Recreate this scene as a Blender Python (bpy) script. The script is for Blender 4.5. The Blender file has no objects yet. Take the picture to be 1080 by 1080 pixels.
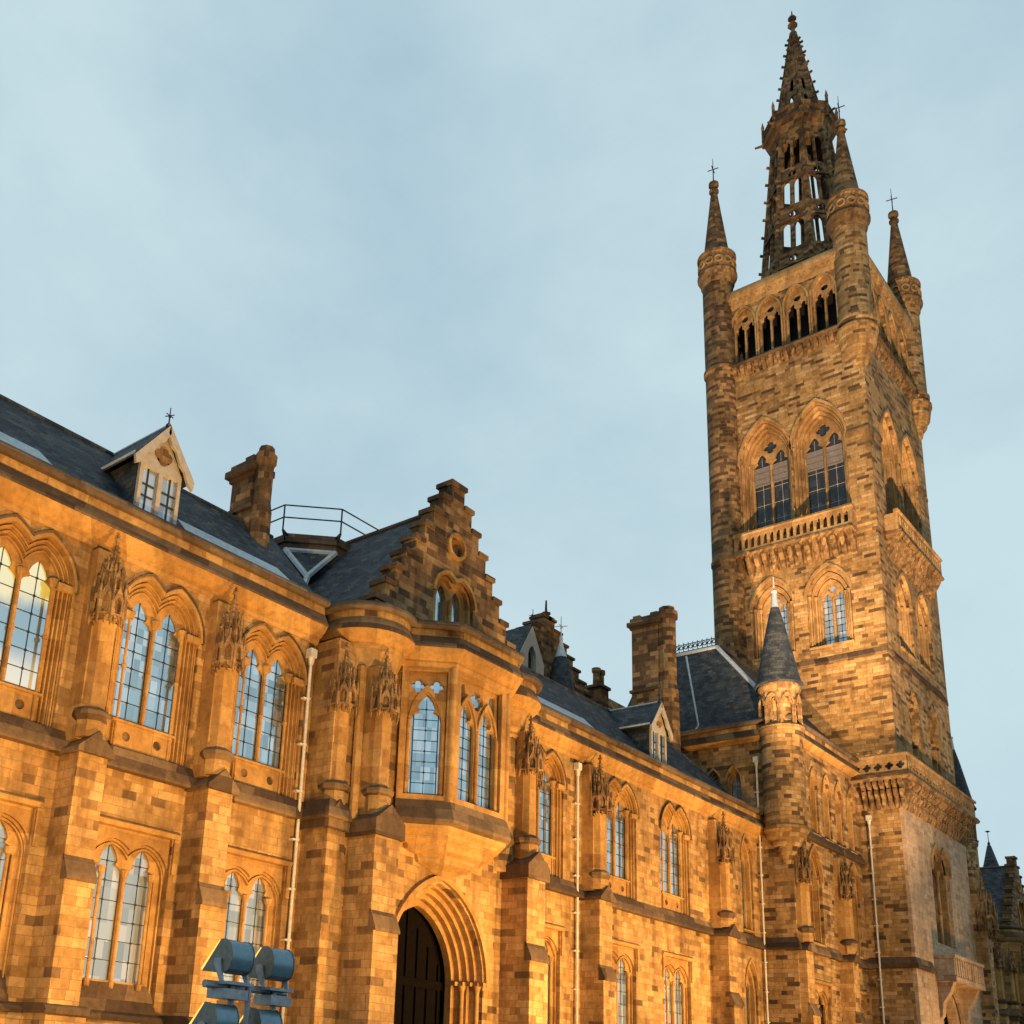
import bpy, bmesh, math, random
from mathutils import Vector, Matrix
random.seed(7)
scene = bpy.context.scene
COL = scene.collection
S = 2.35            # metres per design unit
EYE = 1.7
GZ = -EYE / S       # ground level in design units (eye height is 0)
R = math.radians

def P(x, y, z):
    return Vector((S * x, S * y, S * z + EYE))

# ------------------------------------------------------------------ camera
cam_d = bpy.data.cameras.new('camera')
cam = bpy.data.objects.new('camera', cam_d)
COL.objects.link(cam)
RX = Vector((0.66856044, -0.74128108, 0.05940796))
RY = Vector((0.25780967, 0.15610237, -0.95350209))
RZ = Vector((0.69753933, 0.65278972, 0.29547329))
M = Matrix((RX, -RY, -RZ)).transposed().to_4x4()
M.translation = P(0, 0, 0)
cam.matrix_world = M
cam_d.sensor_fit = 'HORIZONTAL'
cam_d.sensor_width = 36.0
cam_d.lens = 36.0 * 1170.04 / 1080.0
cam_d.shift_x = (540 - 389.87) / 1080.0
cam_d.shift_y = -(540 - 766.38) / 1080.0
cam_d.clip_start = 0.1
cam_d.clip_end = 4000
scene.camera = cam
scene.render.resolution_x = 1024
scene.render.resolution_y = 1024

# ------------------------------------------------------------------ sky
world = bpy.data.worlds.new('World')
scene.world = world
world.use_nodes = True
nt = world.node_tree
nt.nodes.clear()
wo = nt.nodes.new('ShaderNodeOutputWorld')
bg = nt.nodes.new('ShaderNodeBackground')
tc = nt.nodes.new('ShaderNodeTexCoord')
mp = nt.nodes.new('ShaderNodeMapping')
mp.inputs['Scale'].default_value = (1.0, 1.0, 1.5)
mp.inputs['Location'].default_value = (3.1, 1.7, 0.4)
n1 = nt.nodes.new('ShaderNodeTexNoise')
n1.inputs['Scale'].default_value = 1.9
n1.inputs['Detail'].default_value = 7
n1.inputs['Roughness'].default_value = 0.55
n1.inputs['Distortion'].default_value = 0.15
cr = nt.nodes.new('ShaderNodeValToRGB')
cr.color_ramp.elements[0].position = 0.36
cr.color_ramp.elements[0].color = (0.38, 0.545, 0.655, 1)
cr.color_ramp.elements[1].position = 0.64
cr.color_ramp.elements[1].color = (0.56, 0.72, 0.775, 1)
sx = nt.nodes.new('ShaderNodeSeparateXYZ')
gr = nt.nodes.new('ShaderNodeMapRange')
gr.inputs['From Min'].default_value = 0.0
gr.inputs['From Max'].default_value = 0.75
gr.inputs['To Min'].default_value = 0.75
gr.inputs['To Max'].default_value = 0.0
mx = nt.nodes.new('ShaderNodeMix')
mx.data_type = 'RGBA'
mx.inputs['B'].default_value = (0.60, 0.775, 0.83, 1)
nt.links.new(tc.outputs['Generated'], mp.inputs['Vector'])
nt.links.new(mp.outputs['Vector'], n1.inputs['Vector'])
n2 = nt.nodes.new('ShaderNodeTexNoise')
n2.inputs['Scale'].default_value = 6.0; n2.inputs['Detail'].default_value = 8; n2.inputs['Roughness'].default_value = 0.62
nt.links.new(mp.outputs['Vector'], n2.inputs['Vector'])
ad = nt.nodes.new('ShaderNodeMath'); ad.operation = 'MULTIPLY_ADD'
ad.inputs[1].default_value = 0.22; nt.links.new(n2.outputs['Fac'], ad.inputs[0])
sb = nt.nodes.new('ShaderNodeMath'); sb.operation = 'SUBTRACT'; sb.inputs[1].default_value = 0.11
nt.links.new(n1.outputs['Fac'], ad.inputs[2]); nt.links.new(ad.outputs[0], sb.inputs[0])
nt.links.new(sb.outputs[0], cr.inputs['Fac'])
nt.links.new(tc.outputs['Generated'], sx.inputs['Vector'])
nt.links.new(sx.outputs['Z'], gr.inputs['Value'])
nt.links.new(gr.outputs['Result'], mx.inputs['Factor'])
nt.links.new(cr.outputs['Color'], mx.inputs['A'])
nt.links.new(mx.outputs['Result'], bg.inputs['Color'])
bg.inputs['Strength'].default_value = 1.0
nt.links.new(bg.outputs['Background'], wo.inputs['Surface'])

scene.view_settings.view_transform = 'Standard'
scene.view_settings.look = 'None'
scene.view_settings.exposure = 0.0
scene.view_settings.gamma = 1.0

FLOOD_W = 17500.0
TOWER_W = 270000.0
FLOOD_COL = (1.0, 0.60, 0.20)
TOWER_COL = (1.0, 0.69, 0.38)

# ------------------------------------------------------------------ materials
def new_mat(name):
    m = bpy.data.materials.new(name)
    m.use_nodes = True
    return m, m.node_tree, m.node_tree.nodes['Principled BSDF']

def wall_uv(nt):
    """vector (x-y, z) from the world position: courses run round every wall"""
    g = nt.nodes.new('ShaderNodeNewGeometry')
    s = nt.nodes.new('ShaderNodeSeparateXYZ')
    nt.links.new(g.outputs['Position'], s.inputs[0])
    sub = nt.nodes.new('ShaderNodeMath'); sub.operation = 'SUBTRACT'
    nt.links.new(s.outputs['X'], sub.inputs[0]); nt.links.new(s.outputs['Y'], sub.inputs[1])
    c = nt.nodes.new('ShaderNodeCombineXYZ')
    nt.links.new(sub.outputs[0], c.inputs['X']); nt.links.new(s.outputs['Z'], c.inputs['Y'])
    return g.outputs['Position'], c.outputs[0]

def noise(nt, vec, scale, detail=4, rough=0.6):
    n = nt.nodes.new('ShaderNodeTexNoise')
    n.inputs['Scale'].default_value = scale
    n.inputs['Detail'].default_value = detail
    n.inputs['Roughness'].default_value = rough
    nt.links.new(vec, n.inputs['Vector'])
    return n.outputs['Fac']

def ramp(nt, fac, stops):
    r = nt.nodes.new('ShaderNodeValToRGB')
    els = r.color_ramp.elements
    while len(els) < len(stops):
        els.new(0.5)
    for e, (p, c) in zip(els, stops):
        e.position = p
        e.color = tuple(c) + (1,) if len(c) == 3 else c
    nt.links.new(fac, r.inputs['Fac'])
    return r.outputs['Color']

def mixc(nt, a, b, fac, mode='MIX'):
    m = nt.nodes.new('ShaderNodeMix'); m.data_type = 'RGBA'; m.blend_type = mode
    for sock, val in (('A', a), ('B', b)):
        if isinstance(val, tuple): m.inputs[sock].default_value = val + (1,)
        else: nt.links.new(val, m.inputs[sock])
    if isinstance(fac, float): m.inputs['Factor'].default_value = fac
    else: nt.links.new(fac, m.inputs['Factor'])
    return m.outputs['Result']

def bump(nt, bsdf, height, strength, dist):
    b = nt.nodes.new('ShaderNodeBump')
    b.inputs['Strength'].default_value = strength
    b.inputs['Distance'].default_value = dist
    nt.links.new(height, b.inputs['Height'])
    nt.links.new(b.outputs['Normal'], bsdf.inputs['Normal'])

def stone_mat(name, stops, bw, bh, mortar=0.007, grime=0.5, mortar_col=(0.22, 0.13, 0.065), rough=0.9, bstr=0.5, red=True):
    if red: stops = [(p, (c[0] * 1.0, c[1] * .95, c[2] * .90)) for p, c in stops]
    m, nt, b = new_mat(name)
    pos, uv = wall_uv(nt)
    br = nt.nodes.new('ShaderNodeTexBrick')
    br.offset = 0.42; br.squash = 0.7; br.squash_frequency = 3
    br.inputs['Scale'].default_value = 1.0
    br.inputs['Color1'].default_value = (0, 0, 0, 1)
    br.inputs['Color2'].default_value = (1, 1, 1, 1)
    br.inputs['Mortar'].default_value = (0.5, 0.5, 0.5, 1)
    br.inputs['Mortar Size'].default_value = mortar
    br.inputs['Mortar Smooth'].default_value = 0.4
    br.inputs['Brick Width'].default_value = bw
    br.inputs['Row Height'].default_value = bh
    wob = nt.nodes.new('ShaderNodeTexNoise'); wob.inputs['Scale'].default_value = 7.0; wob.inputs['Detail'].default_value = 3
    nt.links.new(pos, wob.inputs['Vector'])
    wv = nt.nodes.new('ShaderNodeVectorMath'); wv.operation = 'MULTIPLY_ADD'; wv.inputs[1].default_value = (0.05, 0.035, 0.0)
    nt.links.new(wob.outputs['Color'], wv.inputs[0]); nt.links.new(uv, wv.inputs[2])
    uv = wv.outputs[0]
    # stones of uneven length: stretch each course by its own smooth noise
    sp_ = nt.nodes.new('ShaderNodeSeparateXYZ'); nt.links.new(uv, sp_.inputs[0])
    dv = nt.nodes.new('ShaderNodeMath'); dv.operation = 'DIVIDE'; nt.links.new(sp_.outputs['Y'], dv.inputs[0]); dv.inputs[1].default_value = bh
    fl = nt.nodes.new('ShaderNodeMath'); fl.operation = 'FLOOR'; nt.links.new(dv.outputs[0], fl.inputs[0])
    rw = nt.nodes.new('ShaderNodeMath'); rw.operation = 'MULTIPLY'; nt.links.new(fl.outputs[0], rw.inputs[0]); rw.inputs[1].default_value = 7.31
    us = nt.nodes.new('ShaderNodeMath'); us.operation = 'MULTIPLY'; nt.links.new(sp_.outputs['X'], us.inputs[0]); us.inputs[1].default_value = 0.55 / bw
    cv = nt.nodes.new('ShaderNodeCombineXYZ'); nt.links.new(us.outputs[0], cv.inputs[0]); nt.links.new(rw.outputs[0], cv.inputs[1])
    wn = noise(nt, cv.outputs[0], 1.0, 1, 0.5)
    wa = nt.nodes.new('ShaderNodeMath'); wa.operation = 'MULTIPLY_ADD'; nt.links.new(wn, wa.inputs[0]); wa.inputs[1].default_value = bw * 2.2; nt.links.new(sp_.outputs['X'], wa.inputs[2])
    cb = nt.nodes.new('ShaderNodeCombineXYZ'); nt.links.new(wa.outputs[0], cb.inputs[0]); nt.links.new(sp_.outputs['Y'], cb.inputs[1])
    nt.links.new(cb.outputs[0], br.inputs['Vector'])
    col = ramp(nt, br.outputs['Color'], stops)
    sc_ = nt.nodes.new('ShaderNodeVectorMath'); sc_.operation = 'MULTIPLY'; sc_.inputs[1].default_value = (1.6, 0.16, 1.0)
    nt.links.new(uv, sc_.inputs[0])
    stn = noise(nt, sc_.outputs[0], 1.0, 4, 0.6)
    st_ = ramp(nt, stn, [(0.36, (1 - grime * .6, 1 - grime * .66, 1 - grime * .7)), (0.52, (1, 1, 1))])
    col = mixc(nt, col, st_, 1.0, 'MULTIPLY')
    big = noise(nt, pos, 0.35, 5, 0.65)
    fine = noise(nt, pos, 5.0, 5, 0.7)
    # weathering: large soot patches and fine grain
    g = ramp(nt, big, [(0.36, (1 - grime * .75,) * 3), (0.56, (1, 1, 1))])
    col = mixc(nt, col, g, 1.0, 'MULTIPLY')
    f = ramp(nt, fine, [(0.28, (0.66, 0.63, 0.60)), (0.55, (1.0, 1.0, 1.0)), (0.8, (1.15, 1.12, 1.05))])
    col = mixc(nt, col, f, 1.0, 'MULTIPLY')
    col = mixc(nt, col, mortar_col, br.outputs['Fac'])
    nt.links.new(col, b.inputs['Base Color'])
    b.inputs['Roughness'].default_value = rough
    b.inputs['Specular IOR Level'].default_value = 0.2
    h1 = nt.nodes.new('ShaderNodeMath'); h1.operation = 'MULTIPLY_ADD'
    nt.links.new(br.outputs['Fac'], h1.inputs[0]); h1.inputs[1].default_value = -0.6
    nt.links.new(fine, h1.inputs[2])
    h2 = nt.nodes.new('ShaderNodeMath'); h2.operation = 'MULTIPLY_ADD'
    nt.links.new(br.outputs['Color'], h2.inputs[0]); h2.inputs[1].default_value = 0.35
    nt.links.new(h1.outputs[0], h2.inputs[2])
    bump(nt, b, h2.outputs[0], bstr, 0.03)
    return m

TAN = (0.47, 0.27, 0.095); TAN2 = (0.35, 0.19, 0.065); TAN3 = (0.56, 0.345, 0.14); DK = (0.085, 0.05, 0.026)
M_WALL = stone_mat('ashlar_sandstone', [(0.0, (0.15, 0.09, 0.045)), (0.04, (0.24, 0.135, 0.055)), (0.12, TAN2), (0.4, TAN), (0.85, TAN3), (1.0, (0.40, 0.215, 0.075))], 0.56, 0.235, grime=0.6)
M_TOWER = stone_mat('rough_tower_sandstone', [(0.0, (0.11, 0.065, 0.035)), (0.07, (0.15, 0.088, 0.044)), (0.15, (0.26, 0.15, 0.062)), (0.4, TAN), (0.8, (0.52, 0.32, 0.135)), (0.92, (0.62, 0.42, 0.21)), (1.0, (0.28, 0.155, 0.065))], 0.66, 0.215, grime=0.55, bstr=0.9)
M_OLD = stone_mat('sooty_sandstone', [(0.0, DK), (0.35, (0.17, 0.10, 0.05)), (0.6, (0.27, 0.155, 0.068)), (1.0, (0.42, 0.255, 0.11))], 0.6, 0.25, grime=0.6, bstr=0.9)
M_TRIM = stone_mat('dressed_sandstone', [(0.0, (0.36, 0.185, 0.058)), (0.5, (0.47, 0.26, 0.085)), (1.0, (0.53, 0.31, 0.11))], 1.1, 0.55, mortar=0.004, grime=0.35, bstr=0.35)
M_TTRIM = stone_mat('tower_dressed_sandstone', [(0.0, (0.36, 0.21, 0.085)), (0.5, (0.47, 0.285, 0.12)), (1.0, (0.55, 0.35, 0.16))], 0.8, 0.43, mortar=0.005, grime=0.45, bstr=0.4)
M_PALE = stone_mat('pale_cleaned_sandstone', [(0.0, (0.36, 0.225, 0.13)), (0.2, (0.49, 0.32, 0.19)), (1.0, (0.58, 0.39, 0.24))], 0.7, 0.30, mortar=0.011, grime=0.35, mortar_col=(0.30, 0.20, 0.13), bstr=0.4, red=False)
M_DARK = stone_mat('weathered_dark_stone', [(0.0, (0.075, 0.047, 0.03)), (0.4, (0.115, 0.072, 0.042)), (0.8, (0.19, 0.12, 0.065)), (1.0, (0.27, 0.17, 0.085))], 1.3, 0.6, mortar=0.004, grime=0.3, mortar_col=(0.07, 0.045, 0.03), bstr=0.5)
M_COPE = stone_mat('grey_brown_coping_stone', [(0.0, (0.085, 0.06, 0.045)), (0.5, (0.125, 0.09, 0.066)), (1.0, (0.19, 0.14, 0.10))], 1.3, 0.6, mortar=0.005, grime=0.4, mortar_col=(0.10, 0.07, 0.05), bstr=0.5)
M_CARVE = stone_mat('carved_sandstone', [(0.0, (0.16, 0.095, 0.045)), (0.5, (0.34, 0.20, 0.09)), (1.0, (0.46, 0.28, 0.125))], 0.3, 0.21, mortar=0.004, grime=0.6, bstr=0.9)

def slate_mat():
    m, nt, b = new_mat('blue_grey_slate')
    pos, uv = wall_uv(nt)
    br = nt.nodes.new('ShaderNodeTexBrick')
    br.inputs['Scale'].default_value = 1.0
    br.inputs['Color1'].default_value = (0, 0, 0, 1); br.inputs['Color2'].default_value = (1, 1, 1, 1)
    br.inputs['Mortar'].default_value = (0.2, 0.2, 0.2, 1)
    br.inputs['Mortar Size'].default_value = 0.008
    br.inputs['Brick Width'].default_value = 0.30; br.inputs['Row Height'].default_value = 0.17
    nt.links.new(uv, br.inputs['Vector'])
    col = ramp(nt, br.outputs['Color'], [(0.0, (0.024, 0.028, 0.034)), (0.5, (0.042, 0.049, 0.057)), (0.85, (0.062, 0.069, 0.076)), (1.0, (0.085, 0.075, 0.062))])
    big = noise(nt, pos, 1.3, 6, 0.75)
    g = ramp(nt, big, [(0.34, (0.45, 0.46, 0.48)), (0.52, (1.0, 1.0, 1.0)), (0.68, (1.6, 1.5, 1.35))])
    col = mixc(nt, col, g, 1.0, 'MULTIPLY')
    col = mixc(nt, col, (0.02, 0.022, 0.026), br.outputs['Fac'])
    nt.links.new(col, b.inputs['Base Color'])
    b.inputs['Roughness'].default_value = 0.7
    b.inputs['Specular IOR Level'].default_value = 0.22
    bump(nt, b, br.outputs['Color'], 0.7, 0.03)
    return m
M_SLATE = slate_mat()

def plain_mat(name, col, rough=0.6, metal=0.0, var=0.25, scale=6.0):
    m, nt, b = new_mat(name)
    g = nt.nodes.new('ShaderNodeNewGeometry')
    n = noise(nt, g.outputs['Position'], scale, 5, 0.65)
    c = ramp(nt, n, [(0.3, tuple(x * (1 - var) for x in col)), (0.7, tuple(min(1, x * (1 + var * .5)) for x in col))])
    nt.links.new(c, b.inputs['Base Color'])
    b.inputs['Roughness'].default_value = rough
    b.inputs['Metallic'].default_value = metal
    bump(nt, b, n, 0.15, 0.01)
    return m
M_LEAD = plain_mat('pale_lead', (0.44, 0.47, 0.49), 0.5, 0.0, 0.3)
M_IRON = plain_mat('dark_iron', (0.025, 0.025, 0.028), 0.55, 0.5, 0.3)
M_CREAM = plain_mat('cream_paint', (0.66, 0.58, 0.46), 0.5, 0.0, 0.25)
M_WHITE = plain_mat('white_timber_paint', (0.42, 0.35, 0.27), 0.5, 0.0, 0.2)
M_WOOD = plain_mat('dark_oak', (0.005, 0.003, 0.002), 0.55, 0.0, 0.4)
M_WOOD.node_tree.nodes['Principled BSDF'].inputs['Specular IOR Level'].default_value = 0.06
M_WOOD.node_tree.nodes['Principled BSDF'].inputs['Roughness'].default_value = 0.9
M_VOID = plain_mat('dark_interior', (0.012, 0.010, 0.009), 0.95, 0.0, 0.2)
M_STEEL = plain_mat('galvanised_steel', (0.30, 0.32, 0.34), 0.45, 0.6, 0.3, 20)
M_LAMP = plain_mat('blue_grey_lamp_casing', (0.15, 0.25, 0.31), 0.30, 0.35, 0.2, 14)
M_LOUVRE = plain_mat('grey_louvre_boards', (0.23, 0.195, 0.175), 0.8, 0.0, 0.3)
M_ENDPLATE = plain_mat('weathered_grey_plate', (0.20, 0.185, 0.16), 0.5, 0.3, 0.35, 25)
M_LEADING = plain_mat('black_leading', (0.02, 0.02, 0.022), 0.5, 0.2, 0.2)

def glass_mat(name, base, metallic, rough, tint2):
    m, nt, b = new_mat(name)
    pos, uv = wall_uv(nt)
    v = nt.nodes.new('ShaderNodeTexWhiteNoise'); v.noise_dimensions = '2D'
    sn = nt.nodes.new('ShaderNodeVectorMath'); sn.operation = 'SNAP'
    sn.inputs[1].default_value = (0.21, 0.44, 1.0)
    nt.links.new(uv, sn.inputs[0]); nt.links.new(sn.outputs[0], v.inputs['Vector'])
    s = nt.nodes.new('ShaderNodeSeparateColor'); nt.links.new(v.outputs['Color'], s.inputs[0])
    c = ramp(nt, s.outputs[0], [(0.0, tuple(x * 0.75 for x in base)), (0.5, base), (1.0, tint2)])
    nt.links.new(c, b.inputs['Base Color'])
    b.inputs['Metallic'].default_value = metallic
    b.inputs['Roughness'].default_value = rough
    n = noise(nt, pos, 1.6, 3, 0.5)
    b2 = nt.nodes.new('ShaderNodeMath'); b2.operation = 'MULTIPLY_ADD'
    nt.links.new(s.outputs[1], b2.inputs[0]); b2.inputs[1].default_value = 0.3
    nt.links.new(n, b2.inputs[2])
    bump(nt, b, b2.outputs[0], 0.18, 0.05)
    return m
M_GLASS = glass_mat('leaded_glass', (0.46, 0.60, 0.68), 0.88, 0.10, (0.74, 0.80, 0.84))
M_BLIND = glass_mat('glass_over_pale_blinds', (0.40, 0.46, 0.51), 0.62, 0.16, (0.66, 0.66, 0.66))
M_BLACKGLASS = glass_mat('dark_glass', (0.02, 0.02, 0.022), 0.2, 0.12, (0.04, 0.04, 0.05))

def emit_mat(name, col, strength):
    m, nt, b = new_mat(name)
    b.inputs['Base Color'].default_value = col + (1,)
    b.inputs['Emission Color'].default_value = col + (1,)
    b.inputs['Emission Strength'].default_value = strength
    return m
M_FLOODGLASS = emit_mat('lit_lamp_glass', (1.0, 0.60, 0.10), 1.2)

def litglass_mat():
    """room lamps behind the glass: bright warm panes above, sky-reflecting ones between"""
    m, nt, b = new_mat('lamp_lit_glass')
    pos, uv = wall_uv(nt)
    s = nt.nodes.new('ShaderNodeSeparateXYZ'); nt.links.new(pos, s.inputs[0])
    n = noise(nt, pos, 1.2, 3, 0.5)
    a = nt.nodes.new('ShaderNodeMath'); a.operation = 'MULTIPLY_ADD'
    nt.links.new(n, a.inputs[0]); a.inputs[1].default_value = 0.8
    nt.links.new(s.outputs['Z'], a.inputs[2])
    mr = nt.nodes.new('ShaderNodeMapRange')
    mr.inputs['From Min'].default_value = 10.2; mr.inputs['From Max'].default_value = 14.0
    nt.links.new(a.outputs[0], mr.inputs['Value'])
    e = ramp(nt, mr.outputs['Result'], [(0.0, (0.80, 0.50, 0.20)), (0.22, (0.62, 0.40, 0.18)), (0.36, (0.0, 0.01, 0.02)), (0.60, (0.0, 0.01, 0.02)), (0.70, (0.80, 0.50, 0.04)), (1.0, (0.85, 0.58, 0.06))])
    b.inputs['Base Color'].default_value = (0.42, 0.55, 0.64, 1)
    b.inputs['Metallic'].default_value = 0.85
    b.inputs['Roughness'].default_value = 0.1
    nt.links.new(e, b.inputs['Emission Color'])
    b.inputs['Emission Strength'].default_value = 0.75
    return m
M_LITGLASS = litglass_mat()

def ground_mat():
    m, nt, b = new_mat('asphalt_forecourt')
    g = nt.nodes.new('ShaderNodeNewGeometry')
    n = noise(nt, g.outputs['Position'], 1.5, 6, 0.7)
    c = ramp(nt, n, [(0.3, (0.045, 0.042, 0.038)), (0.7, (0.085, 0.078, 0.068))])
    nt.links.new(c, b.inputs['Base Color']); b.inputs['Roughness'].default_value = 0.85
    bump(nt, b, n, 0.3, 0.02)
    return m
M_GROUND = ground_mat()

# ------------------------------------------------------------------ geometry helpers
class Fr:
    """a wall frame: a runs right as seen from outside, b up, d outwards"""
    def __init__(s, o, u, n, v=(0, 0, 1)):
        s.o = Vector(o); s.u = Vector(u).normalized(); s.n = Vector(n).normalized(); s.v = Vector(v).normalized()
    def pt(s, a, b, d=0.0):
        return s.o + s.u * a + s.v * b + s.n * d
def south(y, x0=0.0): return Fr((x0, y, 0), (1, 0, 0), (0, -1, 0))
def west(x, y0=0.0): return Fr((x, y0, 0), (0, -1, 0), (-1, 0, 0))
def east(x, y0=0.0): return Fr((x, y0, 0), (0, 1, 0), (1, 0, 0))
def north(y, x0=0.0): return Fr((x0, y, 0), (-1, 0, 0), (0, 1, 0))

_cache = {}
def fill(outer, holes):
    key = (tuple((round(a, 5), round(b, 5)) for a, b in outer), tuple(tuple((round(a, 5), round(b, 5)) for a, b in h) for h in holes))
    if key in _cache: return _cache[key]
    cu = bpy.data.curves.new('tmp', 'CURVE'); cu.dimensions = '2D'; cu.fill_mode = 'BOTH'; cu.extrude = 0.5
    for loop in [outer] + list(holes):
        sp = cu.splines.new('POLY'); sp.points.add(len(loop) - 1); sp.use_cyclic_u = True
        for p, (a, b) in zip(sp.points, loop): p.co = (a, b, 0, 1)
    ob = bpy.data.objects.new('tmp', cu)
    me = ob.to_mesh()
    vs = [tuple(v.co) for v in me.vertices]; fs = [tuple(p.vertices) for p in me.polygons]
    ob.to_mesh_clear(); bpy.data.objects.remove(ob); bpy.data.curves.remove(cu)
    _cache[key] = (vs, fs)
    return vs, fs

class MB:
    def __init__(s): s.v = []; s.f = []
    def add(s, vs, fs):
        k = len(s.v); s.v += [Vector(v) for v in vs]; s.f += [tuple(i + k for i in f) for f in fs]; return s
    def box(s, x0, x1, y0, y1, z0, z1):
        return s.add([(x0, y0, z0), (x1, y0, z0), (x1, y1, z0), (x0, y1, z0), (x0, y0, z1), (x1, y0, z1), (x1, y1, z1), (x0, y1, z1)],
                     [(0, 3, 2, 1), (4, 5, 6, 7), (0, 1, 5, 4), (1, 2, 6, 5), (2, 3, 7, 6), (3, 0, 4, 7)])
    def fbox(s, F, a0, a1, b0, b1, d0, d1):
        vs = [F.pt(a, b, d) for b in (b0, b1) for a, d in ((a0, d1), (a1, d1), (a1, d0), (a0, d0))]
        return s.add(vs, [(0, 3, 2, 1), (4, 5, 6, 7), (0, 1, 5, 4), (1, 2, 6, 5), (2, 3, 7, 6), (3, 0, 4, 7)])
    def plate(s, F, outer, holes, d0, d1):
        vs, fs = fill(outer, holes)
        m, h = (d0 + d1) / 2, abs(d1 - d0)
        return s.add([F.pt(a, b, m + c * h) for a, b, c in vs], fs)
    def extr(s, F, prof, a0, a1):
        """profile [(d,b)] run along the wall"""
        n = len(prof)
        vs = [F.pt(a, b, d) for a in (a0, a1) for d, b in prof]
        fs = [(i, (i + 1) % n, n + (i + 1) % n, n + i) for i in range(n)] + [tuple(range(n))[::-1], tuple(range(n, 2 * n))]
        return s.add(vs, fs)
    def prism(s, poly, z0, z1, top=None):
        n = len(poly); top = top or poly
        vs = [(x, y, z0) for x, y in poly] + [(x, y, z1) for x, y in top]
        fs = [(i, (i + 1) % n, n + (i + 1) % n, n + i) for i in range(n)] + [tuple(range(n))[::-1], tuple(range(n, 2 * n))]
        return s.add(vs, fs)
    def lathe(s, cx, cy, prof, n=20, a0=0.0, a1=2 * math.pi):
        full = abs(a1 - a0 - 2 * math.pi) < 1e-6
        m = n if full else n + 1
        vs = []; fs = []
        for i in range(m):
            t = a0 + (a1 - a0) * i / n
            for r, z in prof: vs.append((cx + r * math.cos(t), cy + r * math.sin(t), z))
        k = len(prof)
        for i in range(n):
            j = (i + 1) % m
            for q in range(k - 1): fs.append((i * k + q, j * k + q, j * k + q + 1, i * k + q + 1))
        if full:
            fs.append(tuple(i * k for i in range(m))[::-1]); fs.append(tuple(i * k + k - 1 for i in range(m)))
        return s.add(vs, fs)
    def cyl(s, p, q, r0, r1=None, n=8):
        r1 = r0 if r1 is None else r1
        p = Vector(p); q = Vector(q); d = (q - p).normalized()
        a = d.orthogonal().normalized(); b = d.cross(a)
        vs = []
        for c, r in ((p, r0), (q, r1)):
            for i in range(n):
                t = 2 * math.pi * (i + .5) / n
                vs.append(c + a * (r * math.cos(t)) + b * (r * math.sin(t)))
        fs = [(i, (i + 1) % n, n + (i + 1) % n, n + i) for i in range(n)] + [tuple(range(n))[::-1], tuple(range(n, 2 * n))]
        return s.add(vs, fs)
    def sweep(s, path, prof, closed=False):
        """profile [(d,z)] (closed loop) mitred along a plan path; outwards is right of travel"""
        pts = [Vector(p) for p in path]; n = len(pts); k = len(prof)
        nor = []
        segs = []
        for i in range(n - 1 if not closed else n):
            t = (pts[(i + 1) % n] - pts[i]).normalized(); segs.append(Vector((t.y, -t.x)))
        for i in range(n):
            if closed: a, b = segs[i - 1], segs[i]
            else: a = segs[max(0, i - 1)]; b = segs[min(n - 2, i)]
            m = (a + b).normalized(); nor.append(m / max(0.35, m.dot(a)))
        vs = [(pts[i].x + nor[i].x * d, pts[i].y + nor[i].y * d, z) for i in range(n) for d, z in prof]
        fs = []
        for i in range(n if closed else n - 1):
            j = (i + 1) % n
            for q in range(k): fs.append((i * k + q, j * k + q, j * k + (q + 1) % k, i * k + (q + 1) % k))
        if not closed: fs += [tuple(range(k))[::-1], tuple((n - 1) * k + q for q in range(k))]
        return s.add(vs, fs)

def obj(name, mb, mat, parent, smooth=None):
    root = parent
    while root.parent: root = root.parent
    o0 = Vector(root['org'])
    me = bpy.data.meshes.new(name)
    me.from_pydata([tuple((v - o0) * S) for v in mb.v], [], mb.f)
    bm = bmesh.new(); bm.from_mesh(me)
    bmesh.ops.recalc_face_normals(bm, faces=bm.faces[:])
    bm.to_mesh(me); bm.free()
    if smooth:
        for p in me.polygons: p.use_smooth = True
        me.set_sharp_from_angle(angle=R(smooth))
    me.materials.append(mat)
    o = bpy.data.objects.new(name, me); COL.objects.link(o); o.parent = parent
    return o

def thing(name, label, cat, org, group=None):
    o = bpy.data.objects.new(name, None); COL.objects.link(o)
    o.empty_display_size = 0.5
    o.location = P(*org); o['org'] = tuple(org); o['label'] = label; o['category'] = cat
    if group: o['group'] = group
    return o

def copy_part(o, parent, du=(0, 0, 0)):
    c = o.copy(); COL.objects.link(c); c.parent = parent
    c.location = o.location + Vector(du) * S
    for ch in list(o.children): copy_part(ch, c)
    return c

def copy_thing(o, org, label, group=None, mirror=False):
    c = o.copy(); COL.objects.link(c); c.location = P(*org); c['label'] = label
    if group: c['group'] = group
    if mirror: c.scale = (-1, 1, 1)
    for ch in list(o.children): copy_part(ch, c, (0, 0, 0))
    return c

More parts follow.
